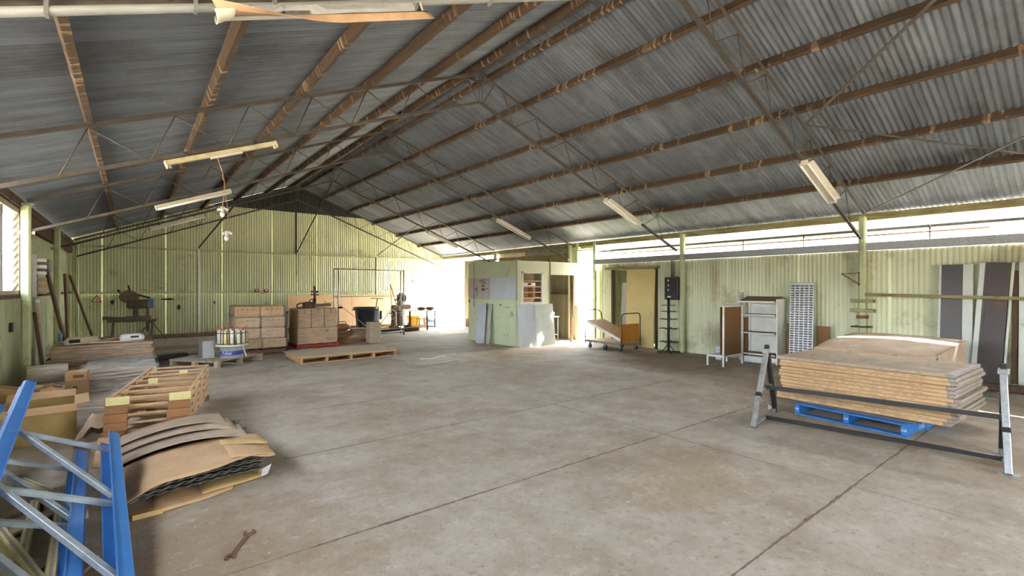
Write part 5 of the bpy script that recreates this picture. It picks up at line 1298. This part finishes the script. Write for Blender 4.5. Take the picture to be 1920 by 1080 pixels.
# ------------------------------------------------------------------ blue racking frames in the left foreground
def upright_mb(p0, p1, nrm, w=.1, d=.085, t_=.004):
    """open channel with turned-back flanges; nrm = direction the channel opens to"""
    p0, p1 = Vector(p0), Vector(p1); ax = p1 - p0; Ln = ax.length; ax.normalize()
    nrm = Vector(nrm); nrm = (nrm - ax * nrm.dot(ax)).normalized()
    prof = [(-w / 2 - .016, d), (-w / 2, d), (-w / 2, .012), (-w / 2 + .012, 0), (-.016, 0), (-.01, .01), (.01, .01), (.016, 0), (w / 2 - .012, 0), (w / 2, .012), (w / 2, d), (w / 2 + .016, d),
            (w / 2 + .016, d - t_), (w / 2 + t_, d - t_), (w / 2 + t_, .011), (w / 2 - .011, -t_), (.018, -t_), (.011, .01 - t_), (-.011, .01 - t_), (-.018, -t_), (-w / 2 + .011, -t_), (-w / 2 - t_, .011), (-w / 2 - t_, d - t_), (-w / 2 - .016, d - t_)]
    mb = MB().prism(prof, p0, ax, nrm, Ln)
    return mb
def rack_frame(label, a_far, c_far, dirv, Ln, grp, nod, ext=.95):
    a_far, c_far, dirv = Vector(a_far), Vector(c_far), Vector(dirv).normalized()
    o = (a_far + c_far) / 2
    t = thing('pallet_racking', label, 'racking frame', tuple(o), 0, grp)
    across = (c_far - a_far); across = (across - dirv * across.dot(dirv)); wv = across.length; ac = across.normalized()
    nrm = dirv.cross(ac).normalized()
    if nrm.z < 0: nrm = -nrm
    P = lambda s, k: a_far - dirv * s + ac * wv * k
    for k in (0, 1):
        u = build('upright', upright_mb(P(0 if k == 0 else -ext, k), P(Ln, k), ac if k == 0 else -ac), 'blue_paint', t)
        mb = MB(); f = -ac if k == 0 else ac
        for j in range(int(Ln / .05)):
            for q in (-.027, .027):
                mb.box(P(.05 + .05 * j, k) + nrm * q + f * .0045, (.008, .016, .008))
        build('slots', mb, 'drum_navy', u, kind='stuff')
    for j, (sa, sc) in enumerate(nod):
        off = nrm * (.012 if j % 2 else -.014)
        build('brace', MB().bar(P(sa, 0) + ac * .05 + off, P(sc, 1) - ac * .05 + off, .042, .03, nrm, b=.003), 'brace_zinc', t)
    return t
DV = (-.046, .994, .1026)
nodes = [(.25, .25), (1.2, .22), (1.25, 1.25), (2.2, 1.22), (2.25, 2.25), (3.0, 2.2)]
rack_frame('upper blue racking frame with zinc braces, leaning in the left foreground', (-.115, 5.35, .30), (-.765, 5.35, .62), DV, 3.1, 'blue racking frames', nodes)
rack_frame('lower blue racking frame with zinc braces, beneath the upper one', (-.31, 5.25, .21), (-.95, 5.25, .48), (-.046, .996, .068), 2.9, 'blue racking frames', nodes)
rs = random.Random(9)
beams = [((-.85, 4.9, .10), (-.20, 2.9, .05), 'cream_paint', 'cream racking beam under the blue frames, running to the lower right'), ((-.42, 4.9, .05), (-.30, 2.7, .05), 'cream_paint', 'cream racking beam lying close left of the lower blue upright'), ((-.55, 4.8, .05), (-.43, 2.7, .05), 'cream_paint', 'cream racking beam lying parallel, left of another cream beam'), ((-.7, 5.4, .05), (-.28, 4.3, .12), 'cream_paint', 'short cream racking beam under the far end of the blue frames'), ((-.95, 3.9, .06), (-.55, 2.5, .05), 'cream_paint', 'cream racking beam at the lower left picture corner')]
for a, b, m, lab in beams:
    a, b = Vector(a), Vector(b)
    t = thing('racking_beam', lab, 'beam', tuple(a), 0, 'cream racking beams')
    build('beam_body', MB().bar(a, b, .05, .09, b=.006), m, t)
    d = (b - a).normalized()
    build('beam_groove', MB().bar(a + Vector((0, 0, .043)), b + Vector((0, 0, .043)), .014, .008), 'wood_grey', t)
    build('end_bracket', MB().bar(a, a + d * .012, .09, .14).bar(b, b - d * .012, .09, .14), 'galv_old', t)
tim = [((-1.1, 4.4), (-.35, 5.15), 'grey timber plank crossing under the far end of the blue frames'), ((-1.15, 3.7), (-.42, 4.65), 'grey timber plank crossing under the middle of the blue frames'), ((-.95, 2.7), (-.35, 4.0), 'grey timber plank crossing under the near end of the blue frames'), ((-.55, 2.75), (-.2, 3.7), 'narrow grey timber plank beside the cream beam under the frames')]
for i, (a, b, lab) in enumerate(tim):
    single('timber_plank', MB().bar((0, 0, 0), (b[0] - a[0], b[1] - a[1], 0), .1, .022, b=.004), 'wood_grey', lab, 'plank', (a[0], a[1], .012 + .024 * (i % 2)), 0, 'grey planks under the racking')

# spanner on the floor
t = thing('open_end_spanner', 'rusty double open-ended spanner on the concrete floor', 'spanner', (.52, 3.39, .0), math.atan2(.28, .16))
def jaw(s, r):
    pts = []
    for i in range(17):
        a = R(40 + 280 * i / 16); pts.append((r * math.cos(a), r * math.sin(a)))
    pts += [(r * .35, -r * .42), (-r * .25, -r * .36), (-r * .25, r * .36), (r * .35, r * .42)]
    a0 = R(15) if s > 0 else R(195)
    return [(.145 * s + p[0] * math.cos(a0) - p[1] * math.sin(a0), p[0] * math.sin(a0) + p[1] * math.cos(a0)) for p in pts]
mb = MB().bar((-.13, 0, .008), (.13, 0, .008), .022, .008, b=.003)
build('shank', mb, 'rust', t, local=True)
for s, r in ((1, .034), (-1, .03)):
    mb = MB(); P_ = jaw(s, r); A_ = [mb.bm.verts.new((x, y, .002)) for x, y in P_]; B_ = [mb.bm.verts.new((x, y, .014)) for x, y in P_]
    for j in range(len(P_)): mb.bm.faces.new((A_[j], A_[(j + 1) % len(P_)], B_[(j + 1) % len(P_)], B_[j]))
    mb.bm.faces.new(A_[::-1]); mb.bm.faces.new(B_)
    build('jaw', mb, 'rust', t, local=True)

# floor litter
single('white_strap', MB().tube([(4.62, 10.1, .008), (4.6, 9.6, .008), (4.5, 9.2, .01), (4.65, 8.9, .008), (5.0, 8.8, .008), (5.25, 8.9, .008), (5.6, 9.0, .008)], .008, 5), 'teal_cloth', 'pale green strap lying on the floor beyond the slab joint', 'strap', (0, 0, 0))
single('white_strap', MB().tube([(5.05, 9.75, .008), (5.3, 9.6, .01), (5.5, 9.75, .008), (5.75, 9.8, .008)], .012, 5), 'white_cloth', 'crumpled white strap lying on the floor beside the green strap', 'strap', (0, 0, 0))
single('plastic_scrap', MB().sheet(lambda u, v: (-.12 + .24 * u, -.06 + .12 * v, .012 + .02 * math.sin(9 * u) * math.sin(8 * v)), 8, 6, .003), 'white_cloth', 'shredded white plastic scrap beside the blue pallet', 'scrap', (6.65, 2.85, .005), .4)
rs = random.Random(15)
mb = MB()
for i in range(170):
    x, y = rs.uniform(.6, 9.5), rs.uniform(1.6, 13.0); s = rs.uniform(.006, .022); a = rs.uniform(0, 3)
    mb.poly([(x + s * math.cos(a + q) * rs.uniform(.5, 1.2), y + s * math.sin(a + q) * rs.uniform(.5, 1.2), .006 + rs.uniform(0, .006)) for q in (0, 1.3, 2.6, 3.9, 5.1)])
o = build('floor_debris', mb, 'wood_grey', None, kind='stuff'); tag(o, 'scattered chips and leaves on the concrete floor', 'debris')

# things along the left wall
t = thing('insulator_board', 'dark wall board with a column of pale timber and porcelain blocks', 'board', (-1.38, 11.85, 1.5))
build('back_board', MB().b2(-1.40, -1.36, 11.5, 12.15, 1.46, 2.15, b=.004), 'wood_dark', t)
build('side_board', MB().b2(-1.38, -1.30, 11.48, 11.52, 1.44, 2.18, b=.004), 'panel_grey', t)
for k in range(6):
    build('block', MB().b2(-1.36, -1.2, 11.6, 11.75, 1.5 + .11 * k, 1.56 + .11 * k, b=.006), 'wood_raw' if k < 3 else 'white_paint', t)
single('grey_junction_box', MB().b2(-.08, .08, -.2, .2, 0, .24, b=.01), 'galv_old', 'small grey junction box on the wall behind the insulator board', 'box', (-1.36, 13.1, 1.92))
def plank_lean(name, label, x, y, w_, h, m, ry, rx=0, t_=.04):
    t = thing(name, label, 'plank', (x, y, 0), 0, 'planks leaning in the left corner'); t.rotation_euler = (R(rx), R(ry), 0)
    build('plank_face', MB().b2(-t_ / 2, t_ / 2, -w_ / 2, w_ / 2, 0, h, b=.004), m, t, local=True)
plank_lean('leaning_plank', 'wide dark brown plank leaning steeply over the left wall beside the insulators', -.98, 13.12, .3, 1.98, 'wood_dark', -10, 6)
plank_lean('leaning_plank', 'brown plank upright behind the second green wall post', -1.25, 16.0, .3, 1.95, 'wood_dark', -2)
plank_lean('leaning_plank', 'brown plank slanting across the left corner near the end wall', -.75, 16.6, .26, 2.0, 'wood_dark', -15, 4)
plank_lean('leaning_plank', 'white strip plank standing below the insulator board', -1.27, 11.75, .16, 1.4, 'white_paint', -2)
plank_lean('leaning_plank', 'narrow weathered plank left of the white strip plank', -1.2, 11.5, .1, 1.35, 'wood_grey', -4)
plank_lean('leaning_plank', 'dark narrow plank behind the near green wall post', -1.18, 11.3, .1, 1.2, 'wood_dark', -6)
single('black_switch', MB().b2(-.02, .02, -.05, .05, 0, .14, b=.006), 'black_rubber', 'small black wall switch beside the near green post', 'switch', (-1.46, 10.45, .93))
